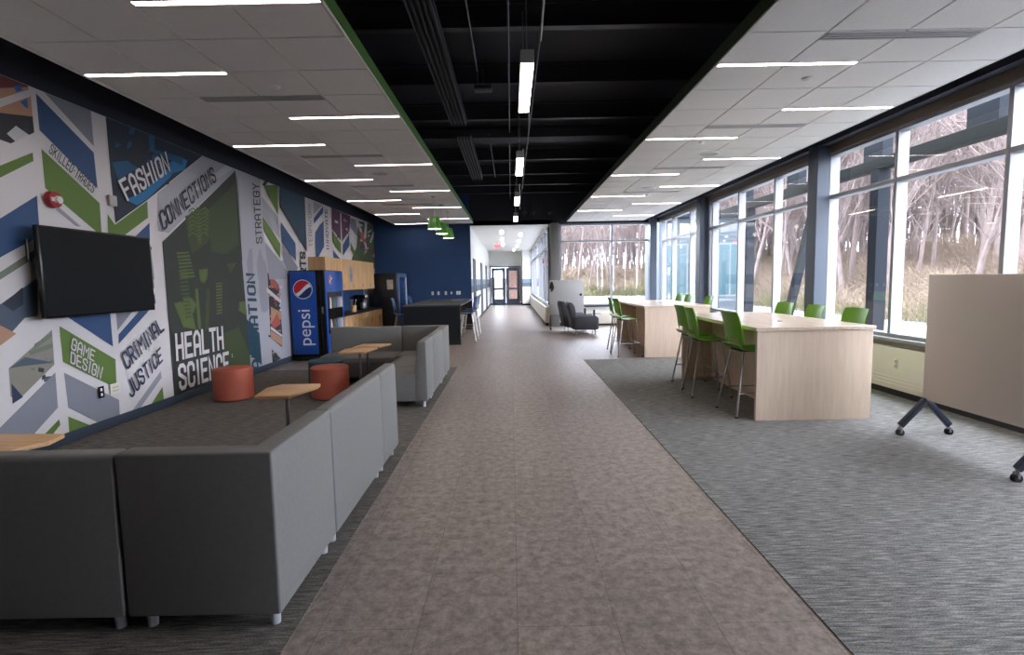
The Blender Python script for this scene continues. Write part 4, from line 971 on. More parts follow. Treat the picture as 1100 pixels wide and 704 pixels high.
# ------------------------------------------------------------------ furniture
def legs(t, pts, h=.085, r=.026):
    for x, y in pts: MB().cyl((x, y, 0), (x, y, h), r*.85, r, n=20).build('leg', M_['legwhite'], t)
def sofa(label, loc, L, rz, D=.74, group='grey modular sofa sections', arm=False):
    """local: x along the length 0..L, back at y=0 side, seat towards +y"""
    t = thing('sofa_section', label, 'sofa', loc, rz, group)
    s = MB(); s.prism([(.13, .088), (D-.02, .088), (D, .12), (D, .34), (D-.02, .41), (D-.09, .44), (.12, .44)], .004, L-.004, r=.012, axis='x', seg=3)
    s.build('seat', M_['sofa'], t)
    k = MB(); k.prism([(0, .085), (.17, .085), (.155, .44), (.115, .835), (.10, .855), (.02, .855), (.004, .835)], .003, L-.003, r=.012, axis='x', seg=3)
    k.build('backrest', M_['sofa'], t)
    legs(t, [(.07, .06), (L-.07, .06), (.07, D-.09), (L-.07, D-.09)])
    return t
def corner(label, loc, rz, D=.74, W=.74, group='grey modular sofa sections'):
    t = thing('corner_sofa_section', label, 'sofa', loc, rz, group)
    s = MB(); s.box((.13, .13, .088), (W-.004, D-.004, .44), r=.02, seg=3); s.build('seat', M_['sofa'], t)
    T = .12
    k = MB(); k.prism([(.003, .003), (W-.003, .003), (W-.003, T), (T, T), (T, D-.003), (.003, D-.003)], .085, .855, r=.012, seg=3)
    k.build('backrest', M_['sofa'], t)
    legs(t, [(.07, .06), (W-.07, .06), (.07, D-.07), (W-.08, D-.08)])
    return t
SX = -1.085
# near group: corner at the aisle, run along the aisle, run to the left
corner('grey corner sofa section nearest the camera, at the aisle', (SX, 2.29, 0), PI/2, D=.71, W=.78)
sofa('long grey sofa section in the near aisle run, between corner and short end', (SX, 3.075, 0), 1.2, PI/2)
sofa('short grey sofa section ending the near aisle run', (SX, 4.28, 0), .55, PI/2)
sofa('long grey sofa section cut by the left edge of the photo, back to the camera', (SX-.715-1.2, 2.29, 0), 1.2, 0)
# far group
sofa('short grey sofa section at the near end of the far seating group', (SX, 6.56, 0), .62, PI/2)
sofa('long grey sofa section in the aisle side of the far seating group', (SX, 7.185, 0), 1.08, PI/2)
corner('grey corner sofa section in the far seating group by the aisle', (SX, 9.0, 0), PI, D=.73, W=.78)
sofa('long grey sofa section facing the camera, next to the vending machine', (SX-.785, 9.0, 0), 1.21, PI)
def tablet_table(label, loc, pts, pole, h=.66):
    t = thing('side_table', label, 'table', loc, 0, 'small side tables with slanted wooden tops')
    MB().prism(pts, h-.028, h, r=.006).build('table_top', M_['oak'], t)
    MB().cyl((pole[0], pole[1], .02), (pole[0], pole[1], h-.028), .02).build('pole', M_['steel'], t)
    MB().box((pole[0]-.14, pole[1]-.12, .006), (pole[0]+.14, pole[1]+.12, .018), r=.004).build('base_plate', M_['steel'], t)
PT = [(-.19, -.26), (.08, -.26), (.20, .06), (.20, .2), (.16, .25), (-.19, .25), (-.23, .2), (-.23, -.1)]
tablet_table('small wood topped side table nearest the aisle sofa', (-2.02, 4.66, 0), [(-.18, -.27), (.12, -.27), (.22, .12), (.2, .25), (-.16, .25), (-.24, .1)], (-.02, 0))
tablet_table('small wood topped side table in front of the far corner sofa, nearer one', (-2.19, 7.4, 0), [(-.2, -.24), (.16, -.24), (.23, .2), (-.14, .24), (-.22, .1)], (.03, -.02))
tablet_table('small wood topped side table behind the other one at the far sofa', (-2.12, 7.92, 0), [(-.24, -.2), (.16, -.2), (.25, .16), (-.2, .18)], (-.08, 0))
tablet_table('small wood topped side table at the left edge of the photo', (-3.18, 3.12, 0), [(-.3, -.26), (.26, -.2), (.36, .0), (.32, .16), (-.3, .2)], (0, 0), h=.68)
def pouf(label, loc, m, group, r=.255, h=.45):
    t = thing('pouf', label, 'pouf', loc, 0, group)
    MB().lathe([(0, .012), (r-.02, .012), (r, .03), (r+.004, h*.5), (r, h-.035), (r, h-.03)], n=36).build('body', m, t)
    MB().lathe([(r+.002, h-.034), (r+.003, h-.018), (r-.015, h-.002), (r-.08, h+.004), (0, h+.006)], n=36).build('cushion_top', m, t)
    MB().lathe([(r-.04, 0), (r-.03, .012), (0, .012)], n=24).build('glide_ring', M_['blackmetal'], t)
pouf('terracotta round pouf standing alone in front of the mural', (-3.94, 7.32, 0), M_['orange'], 'round poufs')
pouf('terracotta round pouf in front of the teal pouf', (-2.57, 7.3, 0), M_['orange'], 'round poufs')
pouf('dark teal round pouf before the far sofa', (-2.84, 7.93, 0), M_['teal'], 'round poufs')

# ---- tall maple tables
def tall_table(label, x0, x1, y0, y1, loc_grommets):
    t = thing('counter_height_table', label, 'table', (x0, y0, 0), 0, 'tall maple work tables'); W = x1-x0; L = y1-y0
    MB().box((-.02, -.015, .995), (W+.02, L+.015, 1.035), r=.003, seg=1).build('table_top', M_['maple_top'], t)
    MB().box((0, 0, 0.004), (W, .045, .995), r=.002, seg=1).build('end_panel', M_['maple'], t)
    MB().box((0, L-.045, 0.004), (W, L, .995), r=.002, seg=1).build('end_panel', M_['maple'], t)
    MB().box((W/2-.17, .045, 0.004), (W/2+.17, L-.045, .995)).build('centre_panel', M_['maple'], t)
    for gx, gy in loc_grommets:
        MB().lathe([(0, 1.04), (.026, 1.04), (.03, 1.035)], (gx, gy, 0), 16).build('cable_grommet', M_['rubber'], t)
tall_table('tall maple work table nearest the camera with dark grommet on top', 2.66, 3.92, 5.67, 8.2, [(.62, .75)])
tall_table('tall maple work table farther away near the back window', 2.64, 3.92, 10.4, 13.2, [(.64, 1.2)])

# ---- stools
def shell_grid(prof, wid, nx=12, th=.012, hole=None, curve=.0):
    """prof list of (x,z); wid list of half widths; hole(i,j)->skip"""
    t = bmesh.new(); V = []
    for (x, z), w in zip(prof, wid):
        row = []
        for j in range(nx+1):
            u = -1+2*j/nx; row.append(t.verts.new((x+curve*(u*u), u*w, z)))
        V.append(row)
    for i in range(len(V)-1):
        for j in range(nx):
            if hole and hole(i, j): continue
            t.faces.new((V[i][j], V[i][j+1], V[i+1][j+1], V[i+1][j]))
    for v in [v for v in t.verts if not v.link_faces]: t.verts.remove(v)
    bmesh.ops.recalc_face_normals(t, faces=t.faces)
    r = bmesh.ops.solidify(t, geom=t.faces[:]+t.edges[:]+t.verts[:], thickness=th)
    bmesh.ops.recalc_face_normals(t, faces=t.faces)
    return t
def make_stool(m, label='', group=''):
    t = thing('bar_stool', label, 'stool', (0, 0, 0), 0, group)
    s = MB(); s.add(shell_grid([(.225, .742), (.215, .758), (.17, .768), (.08, .762), (-.04, .756), (-.13, .764), (-.18, .785), (-.205, .82)],
        [.19, .205, .218, .222, .222, .22, .215, .21], curve=.0), 0, True)
    s.build('seat', m, t)
    k = MB(); k.add(shell_grid([(-.205, .82), (-.212, .85), (-.218, .88), (-.224, .915), (-.235, .99), (-.25, 1.07), (-.268, 1.13), (-.285, 1.175), (-.29, 1.185)],
        [.212, .214, .216, .218, .218, .215, .212, .208, .198], curve=.035, hole=lambda i, j: i in (0, 1) and 2 <= j <= 9), 0, True)
    k.build('backrest', m, t)
    u = MB(); u.box((-.16, -.15, .735), (.15, .15, .75), r=.004); u.build('under_seat_plate', M_['rubber'], t)
    for sx in (-1, 1):
        for sy in (-1, 1):
            o = MB().cyl((sx*.14, sy*.15, .742), (sx*.255, sy*.25, .01), .0125, n=10).build('leg', M_['chrome'], t)
            MB().cyl((sx*.255, sy*.25, .0), (sx*.253, sy*.248, .02), .014, n=10).build('foot_glide', M_['rubber'], o)
    z = .27; q = 1-(z/.742)
    xx = .14+(.255-.14)*(1-z/.742); yy = .15+(.25-.15)*(1-z/.742)
    MB().tube([(-xx, -yy, z), (xx, -yy, z), (xx, yy, z), (-xx, yy, z)], .008, 8).build('footrest', M_['chrome'], t)
    return t
stool = make_stool(M_['stoolgreen']); st = [True]
ST = [
 (2.74, 6.04, .05, 'green bar stool nearest the camera on the aisle side of the near maple table'),
 (2.63, 7.06, -.06, 'green bar stool in the middle of the aisle side of the near maple table'),
 (2.69, 7.68, .02, 'green bar stool at the far end of the aisle side of the near maple table'),
 (3.84, 6.22, PI, 'green bar stool nearest the camera on the window side of the near maple table'),
 (3.84, 7.05, PI-.04, 'green bar stool in the middle of the window side of the near maple table'),
 (3.84, 7.82, PI+.05, 'green bar stool farthest along the window side of the near maple table'),
 (2.36, 10.78, .1, 'green bar stool pulled out at the near aisle corner of the far maple table'),
 (2.38, 11.5, -.05, 'green bar stool just behind the pulled out one at the far maple table'),
 (3.84, 10.85, PI, 'green bar stool on the window side of the far maple table, nearest its near end'),
 (3.84, 12.1, PI, 'green bar stool on the window side of the far maple table, middle one'),
 (3.84, 12.75, PI, 'green bar stool on the window side of the far maple table, farthest one'),
]
for i, (x, y, rz, lb) in enumerate(ST):
    o = put(stool, st, (x, y, .006), lb, 'green bar stools at the maple tables'); o.rotation_euler = (0, 0, rz)

# ---- rolling whiteboards
def rolling_board(label, loc, rz, W, z0, z1, m, foot=.24, extras=None):
    """local: board in the xz plane, centred"""
    t = thing('rolling_whiteboard', label, 'whiteboard', loc, rz)
    MB().box((-W/2, -.012, z0), (W/2, .012, z1), r=.006).build('board', m, t)
    for s in (-1, 1):
        x = s*(W/2-.03)
        f = MB()
        for q in (-1, 1):
            d = Vector((0, q*foot, .115)); a = Vector((x, q*.0, z0+.005)); e = Vector((x, q*foot, .10))
            v = (e-a); n = Vector((0, -v.z, v.y)).normalized()*.026
            pts = [(a+n)[1:], (e+n)[1:], (e-n)[1:], (a-n)[1:]]
            f.prism([(p[0], p[1]) for p in pts], x-.022, x+.022, r=.004, axis='x')
        f.box((x-.02, -.03, z0-.03), (x+.02, .03, z0))
        fr = f.build('foot_frame', M_['footblue'], t)
        for q in (-1, 1):
            c = MB(); c.cyl((x-.022, q*foot, .033), (x+.022, q*foot, .033), .031, n=20)
            o = c.build('castor', M_['rubber'], t)
            MB().box((x-.026, q*foot-.012, .03), (x+.026, q*foot+.012, .085), r=.006).cyl((x, q*foot, .08), (x, q*foot, .12), .01).build('castor_fork', M_['steel'], o)
    return t
rolling_board('large blank whiteboard on navy castored feet at the right edge of the photo', (4.04, 4.46, 0), PI/2, 1.26, .355, 1.575, M_['board'])
rolling_board('grey rolling board with black clip, behind the dark armchairs', (1.755, 16.75, 0), -.03, 1.1, .47, 1.57, M_['boardgrey'], foot=.2)
t = thing('hanging_cloth', 'black eraser cloth hanging on the top left of the grey rolling board', 'cloth', (1.28, 16.72, 1.24))
MB().prism([(-.03, .26), (.02, .3), (.06, .2), (.08, .08), (.05, .04), (.03, -.03), (-.02, -.03), (-.02, .05), (-.08, .07)], -.03, 0, r=.008, axis='y').build('cloth', M_['rubber'], t)
o = MB().cyl((0, 0, 0), (0, -.04, 0), .04).build('magnet', M_['rubber']); o.location = (2.2, 16.725, 1.1); tag(o, 'round black magnet at the right edge of the grey rolling board', 'magnet')

# ---- dark armchairs
def armchair(label, loc, rz):
    """faces local +x"""
    t = thing('lounge_armchair', label, 'armchair', loc, rz, 'dark lounge armchairs by the grey board')
    MB().box((-.28, -.3, .14), (.36, .3, .44), r=.04, seg=3).build('seat', M_['darkfab'], t)
    b = MB(); b.prism([(-.36, .16), (-.2, .2), (-.23, .45), (-.3, .82), (-.37, .93), (-.47, .94), (-.49, .86), (-.42, .5)], -.31, .31, r=.03, axis='y', seg=3)
    b.build('backrest', M_['darkfab'], t)
    for s in (-1, 1):
        MB().prism([(-.32, .15), (.37, .15), (.38, .48), (.3, .55), (-.2, .56), (-.32, .52)], s*.3-.045 if s > 0 else -.345-.0, (s*.3+.045) if s > 0 else -.255, r=.025, axis='y', seg=3).build('armrest', M_['darkfab'], t)
        if s < 0: MB().box((.22, s*.3-.03, .16), (.28, s*.3+.03, .72), r=.01).build('tablet_post', M_['blackmetal'], t)
        for x in (-.26, .3): MB().cyl((x, s*.24, 0), (x, s*.24, .15), .016, n=12).build('leg', M_['chrome'], t)
    return t
armchair('dark grey lounge armchair facing the windows, nearer of the pair', (2.08, 15.2, 0), .04)
armchair('dark grey lounge armchair facing the windows, behind the nearer one', (1.93, 16.1, 0), .1)
t = thing('round_side_table', 'small round glass topped table between the two armchairs', 'table', (2.5, 15.85, 0))
MB().lathe([(0, .55), (.22, .55), (.22, .565), (0, .565)], n=28).build('table_top', M_['darkfab'], t)
MB().cyl((0, 0, .02), (0, 0, .55), .02).build('pole', M_['steel'], t); MB().lathe([(0, 0), (.16, 0), (.16, .015), (0, .02)]).build('base_plate', M_['steel'], t)

# ---- vending machine
VX0, VX1, VY0, VY1, VH = -4.57, -3.83, 10.85, 12.0, 1.88
t = thing('vending_machine', 'blue soda vending machine showing its pepsi side panel', 'vending machine', (VX0, VY0, 0))
W, L = VX1-VX0, VY1-VY0
MB().box((0, .004, .08), (W-.13, L, VH), r=.008).build('cabinet', M_['gloss'], t)
MB().box((.02, .03, 0), (W-.05, L-.03, .08)).build('base', M_['blackmetal'], t)
MB().box((W-.125, .006, .1), (W-.02, L, VH), r=.01).build('door', M_['gloss'], t)
MB().box((.02, -.004, .14), (W-.19, .003, VH-.02), r=.002).build('side_panel', M_['pepsi'], t, label='cobalt blue panel printed with a logo and the word pepsi')
MB().box((W-.022, .02, .12), (W+.004, L-.01, VH-.01), r=.006).build('front_panel', M_['pepsi'], t)
MB().box((W-.085, -.008, .98), (W-.055, .006, 1.12), r=.003).build('lock', M_['steel'], t)
# front detail
MB().box((W+.004, .1, .55), (W+.007, L-.12, 1.42)).build('display_window', M_['gloss'], t)
rnd = random.Random(3)
bc = [(205, 205, 210), (96, 40, 50), (50, 120, 70), (60, 90, 160), (170, 150, 120), (170, 170, 190)]
for r_, z in enumerate((.62, 1.08)):
    for k in range(7):
        o = MB().cyl((W+.03, .19+k*.12, z), (W+.03, .19+k*.12, z+.16), .026, n=10).cyl((W+.03, .19+k*.12, z+.16), (W+.03, .19+k*.12, z+.23), .026, .011, n=10).build('bottle_button', mat('bottle_colour_%d' % (k % 6), bc[(k+r_*2) % 6], .4), t)
def globe(parent, o, ax, R, mats=('red', 'plate', 'pepsi')):
    """flat round logo: red wave over white band over blue, white rim; o=centre, ax=(right,up,out)"""
    rt, up, ot = [Vector(a) for a in ax]; o = Vector(o); N = 40
    def ring(rad, off, mi, mb):
        mb.face([o+ot*off+rt*rad*math.cos(2*PI*i/N)+up*rad*math.sin(2*PI*i/N) for i in range(N)], mi)
    mb = MB(); ring(R*1.08, .0, 1, mb); ring(R, .0006, 2, mb)
    # the logo is turned 90 degrees like the word
    def seg(f0, f1, off, mi):
        top, bot = [], []
        for i in range(25):
            u = -1+2*i/24; h = math.sqrt(max(0, 1-u*u)); a = max(-h, min(h, f0(u))); c = max(-h, min(h, f1(u)))
            top.append((u, c)); bot.append((u, a))
        for i in range(24):
            ps = [bot[i], bot[i+1], top[i+1], top[i]]
            q = [o+ot*off+rt*(p[0]*R*.97)+up*(p[1]*R*.97) for p in ps]
            if (q[0]-q[3]).length < 1e-5 and (q[1]-q[2]).length < 1e-5: continue
            mb.face(q, mi)
    seg(lambda u: -.35+.55*u+.15*math.sin(2.5*u), lambda u: .12+.62*u+.12*math.sin(3*u), .0012, 1)
    seg(lambda u: .12+.62*u+.12*math.sin(3*u), lambda u: 2, .0018, 0)
    return mb.build('round_emblem', [M_[m] for m in mats], parent)
_m['logo_red'] = mat('logo_red', (206, 38, 48), .4); M_['lred'] = _m['logo_red']; M_['lblue'] = mat('logo_deep_blue', (14, 44, 104), .4); M_['lwhite'] = mat('logo_white', (232, 234, 238), .45)
globe(t, (.285, -.0055, 1.49), ((1, 0, 0), (0, 0, 1), (0, -1, 0)), .185, ('lred', 'lwhite', 'lblue'))
globe(t, (W+.008, .34, 1.68), ((0, 1, 0), (0, 0, 1), (1, 0, 0)), .09, ('lred', 'lwhite', 'lblue'))
def font_mesh(txt, size, m, parent, M, bold=.0, name='lettering', sx=1, label=None):
    cu = bpy.data.curves.new(name, 'FONT'); cu.body = txt; cu.size = size; cu.offset = bold; cu.extrude = .0006
    o = bpy.data.objects.new(name+'_tmp', cu); COL.objects.link(o)
    dg = bpy.context.evaluated_depsgraph_get(); me = bpy.data.meshes.new_from_object(o.evaluated_get(dg)); bpy.data.objects.remove(o)
    me.name = name
    xs = [v.co.x for v in me.vertices]
    for v in me.vertices: v.co = M @ Vector((v.co.x*sx, v.co.y, v.co.z))
    me.materials.clear(); me.materials.append(m)
    q = bpy.data.objects.new(name, me); COL.objects.link(q); q.parent = parent
    if label: q['label'] = label
    return q
# word reads upwards on the side panel: text x -> up, text y -> -x
Mw = Matrix(((0, -1, 0, .40), (0, 0, -1, -.0055), (1, 0, 0, .36), (0, 0, 0, 1)))
Mw = Matrix(((0, -1, 0, .405), (0, 0, 1, -.0055), (1, 0, 0, .31), (0, 0, 0, 1)))
font_mesh('pepsi', .375, M_['lwhite'], t, Mw, bold=.0, label='white word pepsi reading upwards')
# second machine (black with notice, silver front)
t = thing('drinks_cooler', 'black vending machine with white notice on its side, by the blue wall', 'vending machine', (-4.3, 16.45, 0))
MB().box((0, 0, .05), (.72, 1.25, 1.88), r=.01).build('cabinet', M_['blackpanel'], t)
MB().box((.72, .0, .08), (.80, 1.25, 1.88), r=.015).build('door', mat('cooler_silver_blue', (92, 112, 150), .3, metal=.3), t)
MB().box((.80, .1, .5), (.805, 1.0, 1.75)).build('door_glass', mat('cooler_glass', (40, 70, 120), .15), t)
MB().box((.803, 1.02, .6), (.83, 1.07, 1.75), r=.006).build('handle', M_['lwhite'], t)
MB().box((.43, -.004, 1.38), (.62, 0, 1.68)).build('notice', mat('printed_notice', (168, 160, 146), .8, noise=((6, 6, 40), .25, 3)), t)
MB().box((.04, .04, 0), (.76, 1.2, .05)).build('base', M_['blackmetal'], t)

# ---- kitchenette
UX = -4.22
k = 0
for i, y in enumerate([12.05, 12.9, 13.75, 14.6, 15.45]):
    t = thing('wall_cabinet', 'honey wood wall cabinet over the counter, %s' % (ORD[i] if i else 'the end one just beyond the vending machine'), 'cabinet', (XL+.02, y, 1.42), 0, 'honey wood wall cabinets')
    MB().box((0, .001, 0), (.36, .849, .79), r=.003, seg=1).build('body', M_['pine'], t)
    for j in (0, 1):
        d = MB(); d.box((.36, .004+.4225*j, .004), (.379, .419+.4225*j, .786), r=.003, seg=1); o = d.build('door', M_['pine'], t)
        MB().cyl((.38, .38+.09*j, .06), (.38, .38+.09*j, .16), .006, n=8).build('handle', M_['steel'], o)
o = MB().box((0, -.09, 0), (.003, .09, .42)).build('poster', mat('blue_white_print', (120, 140, 178), .6, noise=((40, 9, 9), .4, 3))); o.location = (XL+.401, 13.95, 1.62); tag(o, 'narrow blue and white notice stuck on the wall cabinets', 'notice')
for i, y in enumerate([12.05, 12.9, 13.75, 14.6, 15.45]):
    t = thing('base_cabinet', 'honey wood base cabinet under the dark counter, %s' % (ORD[i]), 'cabinet', (XL+.02, y, 0), 0, 'honey wood base cabinets')
    MB().box((0, .001, .1), (.57, .849, .80), r=.003, seg=1).build('body', M_['pine'], t)
    MB().box((.02, .001, 0), (.5, .849, .1)).build('toe_kick', M_['blackmetal'], t)
    for j in (0, 1):
        o = MB().box((.57, .004+.4225*j, .11), (.589, .419+.4225*j, .64), r=.003, seg=1).build('door', M_['pine'], t)
        MB().cyl((.598, .38+.09*j, .5), (.598, .38+.09*j, .6), .006, n=8).build('handle', M_['steel'], o)
        o = MB().box((.57, .004+.4225*j, .65), (.589, .419+.4225*j, .795), r=.003, seg=1).build('drawer', M_['pine'], t)
        MB().cyl((.598, .16+.4225*j, .725), (.598, .26+.4225*j, .725), .006, n=8).build('handle', M_['steel'], o)
o = MB().box((0, 0, 0), (.62, 4.28, .04), r=.004).build('countertop', M_['blackpanel']); o.location = (XL+.01, 12.04, .80); tag(o, 'long dark countertop over the honey wood base cabinets', 'countertop')
t = thing('coffee_maker', 'black coffee maker on the dark counter under the wall cabinets', 'coffee maker', (-4.35, 15.2, .84))
MB().box((-.15, -.2, 0), (.0, .2, .42), r=.01).box((0, -.2, .3), (.17, .2, .42), r=.01).box((0, -.2, 0), (.17, .2, .03), r=.005).build('body', M_['gloss'], t)
MB().lathe([(.0, .03), (.07, .03), (.085, .1), (.06, .19), (.05, .2)], (.08, -.06, 0)).build('carafe', M_['steel'], t)
MB().box((.171, -.15, .33), (.175, .15, .40)).build('control_panel', M_['vent'], t)
t = thing('utensil_canister', 'brown canister holding utensils on the dark counter', 'canister', (-4.18, 13.9, .84))
MB().lathe([(0, 0), (.075, 0), (.08, .17), (.07, .17), (.065, .02), (0, .02)], n=20).build('body', M_['pine'], t)
for dx, dy, c in ((-.03, 0, 'steel'), (.03, .02, 'plate'), (0, -.03, 'steel')): MB().tube([(dx*.5, dy*.5, .03), (dx*2, dy*2, .3)], .007).sphere((dx*2.1, dy*2.1, .31), .02).build('utensil', M_[c], t)
t = thing('soap_bottle', 'white soap bottle at the sink beside the brown canister', 'bottle', (-4.16, 12.9, .84))
MB().lathe([(0, 0), (.035, 0), (.035, .12), (.012, .15), (.012, .17), (0, .17)], n=16).build('body', M_['lwhite'], t); MB().tube([(0, 0, .17), (0, 0, .2), (.04, 0, .2)], .006).build('pump', M_['steel'], t)
b = MB(); b.box((XL+.01, 12.05, .84), (XL+.02, 16.4, 1.42)); struct(b.build('wall_backsplash', M_['navyblue']))

# ---- island with stools
t = thing('island_counter', 'tall island counter with black end panel and charcoal top by the blue wall', 'counter', (-2.72, 13.15, 0))
MB().box((-.02, -.02, .975), (1.45, 4.22, 1.015), r=.003, seg=1).build('counter_top', M_['counter'], t)
MB().box((0, 0, 0), (1.43, .05, .975), r=.002, seg=1).build('end_panel', M_['blackpanel'], t)
MB().box((0, 4.15, 0), (1.43, 4.2, .975), r=.002, seg=1).build('end_panel', M_['blackpanel'], t)
MB().box((.45, .05, .0), (.98, 4.15, .975)).build('core_panel', M_['pine'], t)
o = MB().box((0, 0, 0), (.34, .24, .012), r=.003).build('magazine', M_['paper']); o.location = (-1.85, 16.3, 1.015); tag(o, 'white paper lying on the far end of the island counter', 'paper')
bs = make_stool(M_['stoolblue']); st = [True]
for x, y, rz, lb in [(-1.18, 13.9, PI-.05, 'navy blue bar stool on the hallway side of the island, nearest one'), (-1.2, 14.9, PI, 'navy blue bar stool on the hallway side of the island, second one'),
                     (-1.2, 15.9, PI+.06, 'navy blue bar stool on the hallway side of the island, farthest one'),
                     (-2.86, 13.75, .1, 'navy blue bar stool on the vending side of the island, nearest one'), (-2.86, 15.9, -.05, 'navy blue bar stool on the vending side of the island, farthest one')]:
    o = put(bs, st, (x, y, 0), lb, 'navy bar stools at the island'); o.rotation_euler = (0, 0, rz)
for i, (x, w) in enumerate(((-2.68, 1), (-2.48, 1), (-2.23, 1), (-2.04, 0), (-1.80, 2))):
    plate('white wall plate on the blue wall over the island, %s' % ['leftmost of the row', 'second from the left', 'middle of the row', 'the small fourth one', 'the wide rightmost one'][i], (x, YB, 1.2), 'y', 'plate', .05 if w == 0 else (.075 if w == 1 else .15), .12 if w else .08, group='white wall plates over the island', slots=2 if w else 1)

# ---- green glass pendants over the island
def green_pendant(loc, label):
    t = thing('green_pendant_lamp', label, 'pendant light', loc, 0, 'green pendant lamps over the island')
    s = MB(); s.lathe([(.03, .28), (.10, .27), (.13, .2), (.165, 0), (.158, 0), (.122, .2), (.095, .262), (.03, .27)], n=10)
    s.build('lamp_shade', mat('green_lamp_enamel', (70, 134, 52), .3), t)
    MB().lathe([(0, .01), (.15, .01), (.15, .02), (0, .02)], n=20).build('diffuser', M_['pend'], t)
    MB().cyl((0, 0, .27), (0, 0, .72), .006, n=8).build('cord', M_['vent'], t)
    MB().cyl((0, 0, .70), (0, 0, .72), .06).build('ceiling_canopy', M_['vent'], t)
for i, y in enumerate((11.95, 13.2, 14.55)): green_pendant((-1.69, y, 2.77), 'green shaded pendant lamp over the island, %s' % ['nearest', 'middle', 'farthest'][i])

# ---- exit sign and hallway alarms
t = thing('exit_sign', 'small glowing red exit sign hanging under the hallway ceiling', 'exit sign', (-.60, 25.5, 3.22))
MB().box((-.17, 0, -.1), (.17, .03, .1), r=.005).cyl((0, .015, .1), (0, .015, .24), .02).build('housing', M_['plate'], t)
Mx = Matrix(((1, 0, 0, -.15), (0, 0, -1, -.004), (0, 1, 0, -.07), (0, 0, 0, 1)))
font_mesh('EXIT', .19, emis('exit_red_glow', (255, 40, 50), 6), t, Mx, bold=.005, sx=.72)
t = thing('hall_fire_alarm', 'red fire alarm on the hallway window frame', 'fire alarm', (HX1-.03, 20.2, 2.3)); MB().box((-.05, -.06, -.08), (0, .06, .08), r=.01).build('housing', M_['red'], t); MB().box((-.06, -.03, -.03), (-.05, .03, .03)).build('strobe_lens', M_['plate'], t)
# ------------------------------------------------------------------ outside
snow = mat('snowy_grass', (130, 132, 134), .95, noise=((.5, .5, .5), .12, 6))
nt = snow.node_tree; r = [n for n in nt.nodes if n.type == 'VALTORGB'][0]
r.color_ramp.elements[0].color = (*lin((86, 92, 66)), 1); r.color_ramp.elements[0].position = .36; r.color_ramp.elements[1].color = (*lin((150, 153, 158)), 1); r.color_ramp.elements[1].position = .46
leaf = mat('leaf_litter', (88, 76, 66), .95, noise=((.9, .9, 2.2), .35, 8))
bark = mat('grey_brown_bark', (98, 86, 82), .95, noise=((6, 6, 2), .25, 3))
twig = mat('tan_twigs', (112, 97, 83), .95, noise=((.6, .6, .6), .35, 4))
twig2 = mat('olive_twigs', (96, 95, 62), .95, noise=((.6, .6, .6), .3, 4))
def ground_h(x, y):
    # lawn near the building, bank rising beyond it
    dx = max(0, x-13.5) if y < 60 else max(0, x-30); dy = max(0, y-50)
    d = math.hypot(dx, dy) if dx and dy else max(dx, dy)
    return -.2+min(3.4 if y < 60 or x > 30 else 2.0, .16*d+.006*d*d)+.12*math.sin(x*.7+1.3*y)*min(1, d*.2)
t = bmesh.new(); V = {}
xs = [-40+1.6*i for i in range(0, 84)]; ys = [-34+1.6*i for i in range(0, 96)]
for i, x in enumerate(xs):
    for j, y in enumerate(ys): V[i, j] = t.verts.new((x, y, ground_h(x, y)))
for i in range(len(xs)-1):
    for j in range(len(ys)-1):
        f = t.faces.new((V[i, j], V[i+1, j], V[i+1, j+1], V[i, j+1]))
g = MB(); g.bm.free(); g.bm = t
for f in t.faces: f.smooth = True; c = f.calc_center_median(); f.material_index = 1 if ((c.x > 14.2 and c.y < 60) or c.y > 51) else 0
o = g.build('ground', [snow, leaf]); struct(o); tag(o, 'snowy lawn rising into a leafy wooded bank outside', 'ground', kind='structure')
o = MB().box((7.4, -30, -.24), (10.6, 17, -.20)).build('path', mat('wet_asphalt', (96, 98, 102), .8, noise=((2, 2, 2), .1, 3))); struct(o)

def tree_mesh(seed, H):
    R = random.Random(seed); verts = []; faces = []
    def seg(p, q, r0, r1, n):
        d = (q-p)
        if d.length < 1e-5: return
        z = d.normalized(); x = z.orthogonal().normalized(); y = z.cross(x); k = len(verts)
        for c, rr in ((p, r0), (q, r1)):
            for i in range(n): a = 2*PI*i/n; verts.append(c+x*rr*math.cos(a)+y*rr*math.sin(a))
        for i in range(n): j = (i+1) % n; faces.append((k+i, k+j, k+n+j, k+n+i))
    def grow(p, d, L, r, lvl):
        n = {0: 8, 1: 5}.get(lvl, 3); steps = {0: 10, 1: 5, 2: 4, 3: 2}[lvl]
        for s in range(steps):
            d2 = (d+Vector((R.gauss(0, .06+.05*lvl), R.gauss(0, .06+.05*lvl), R.gauss(.02, .03+.04*lvl)))).normalized()
            q = p+d2*L/steps; f = 1-(s+1)/steps*.75; r1 = r*f; r0 = r*(1-s/steps*.75)
            seg(p, q, r0, r1, n)
            if lvl < 3:
                nb = {0: (0 if s < 2 else 3), 1: 2, 2: 2}[lvl]
                for _ in range(nb):
                    a = R.uniform(0, 2*PI); o_ = d2.orthogonal().normalized(); o_ = Matrix.Rotation(a, 3, d2) @ o_
                    nd = (d2*R.uniform(.5, 1.0)+o_*R.uniform(.5, .95)+Vector((0, 0, .25))).normalized()
                    grow(q-(q-p)*R.random(), nd, L*R.uniform(.26, .46)*(1 if lvl else .9), max(.006, r1*.42), lvl+1)
            p, d = q, d2
    grow(Vector((0, 0, -.3)), Vector((R.gauss(0, .04), R.gauss(0, .04), 1)).normalized(), H, R.uniform(.065, .12), 0)
    me = bpy.data.meshes.new('bare_tree'); me.from_pydata([tuple(v) for v in verts], [], faces); me.materials.append(bark)
    return me
TM = [tree_mesh(11+i, 10+1.5*(i % 4)) for i in range(7)]
R = random.Random(5); done = []
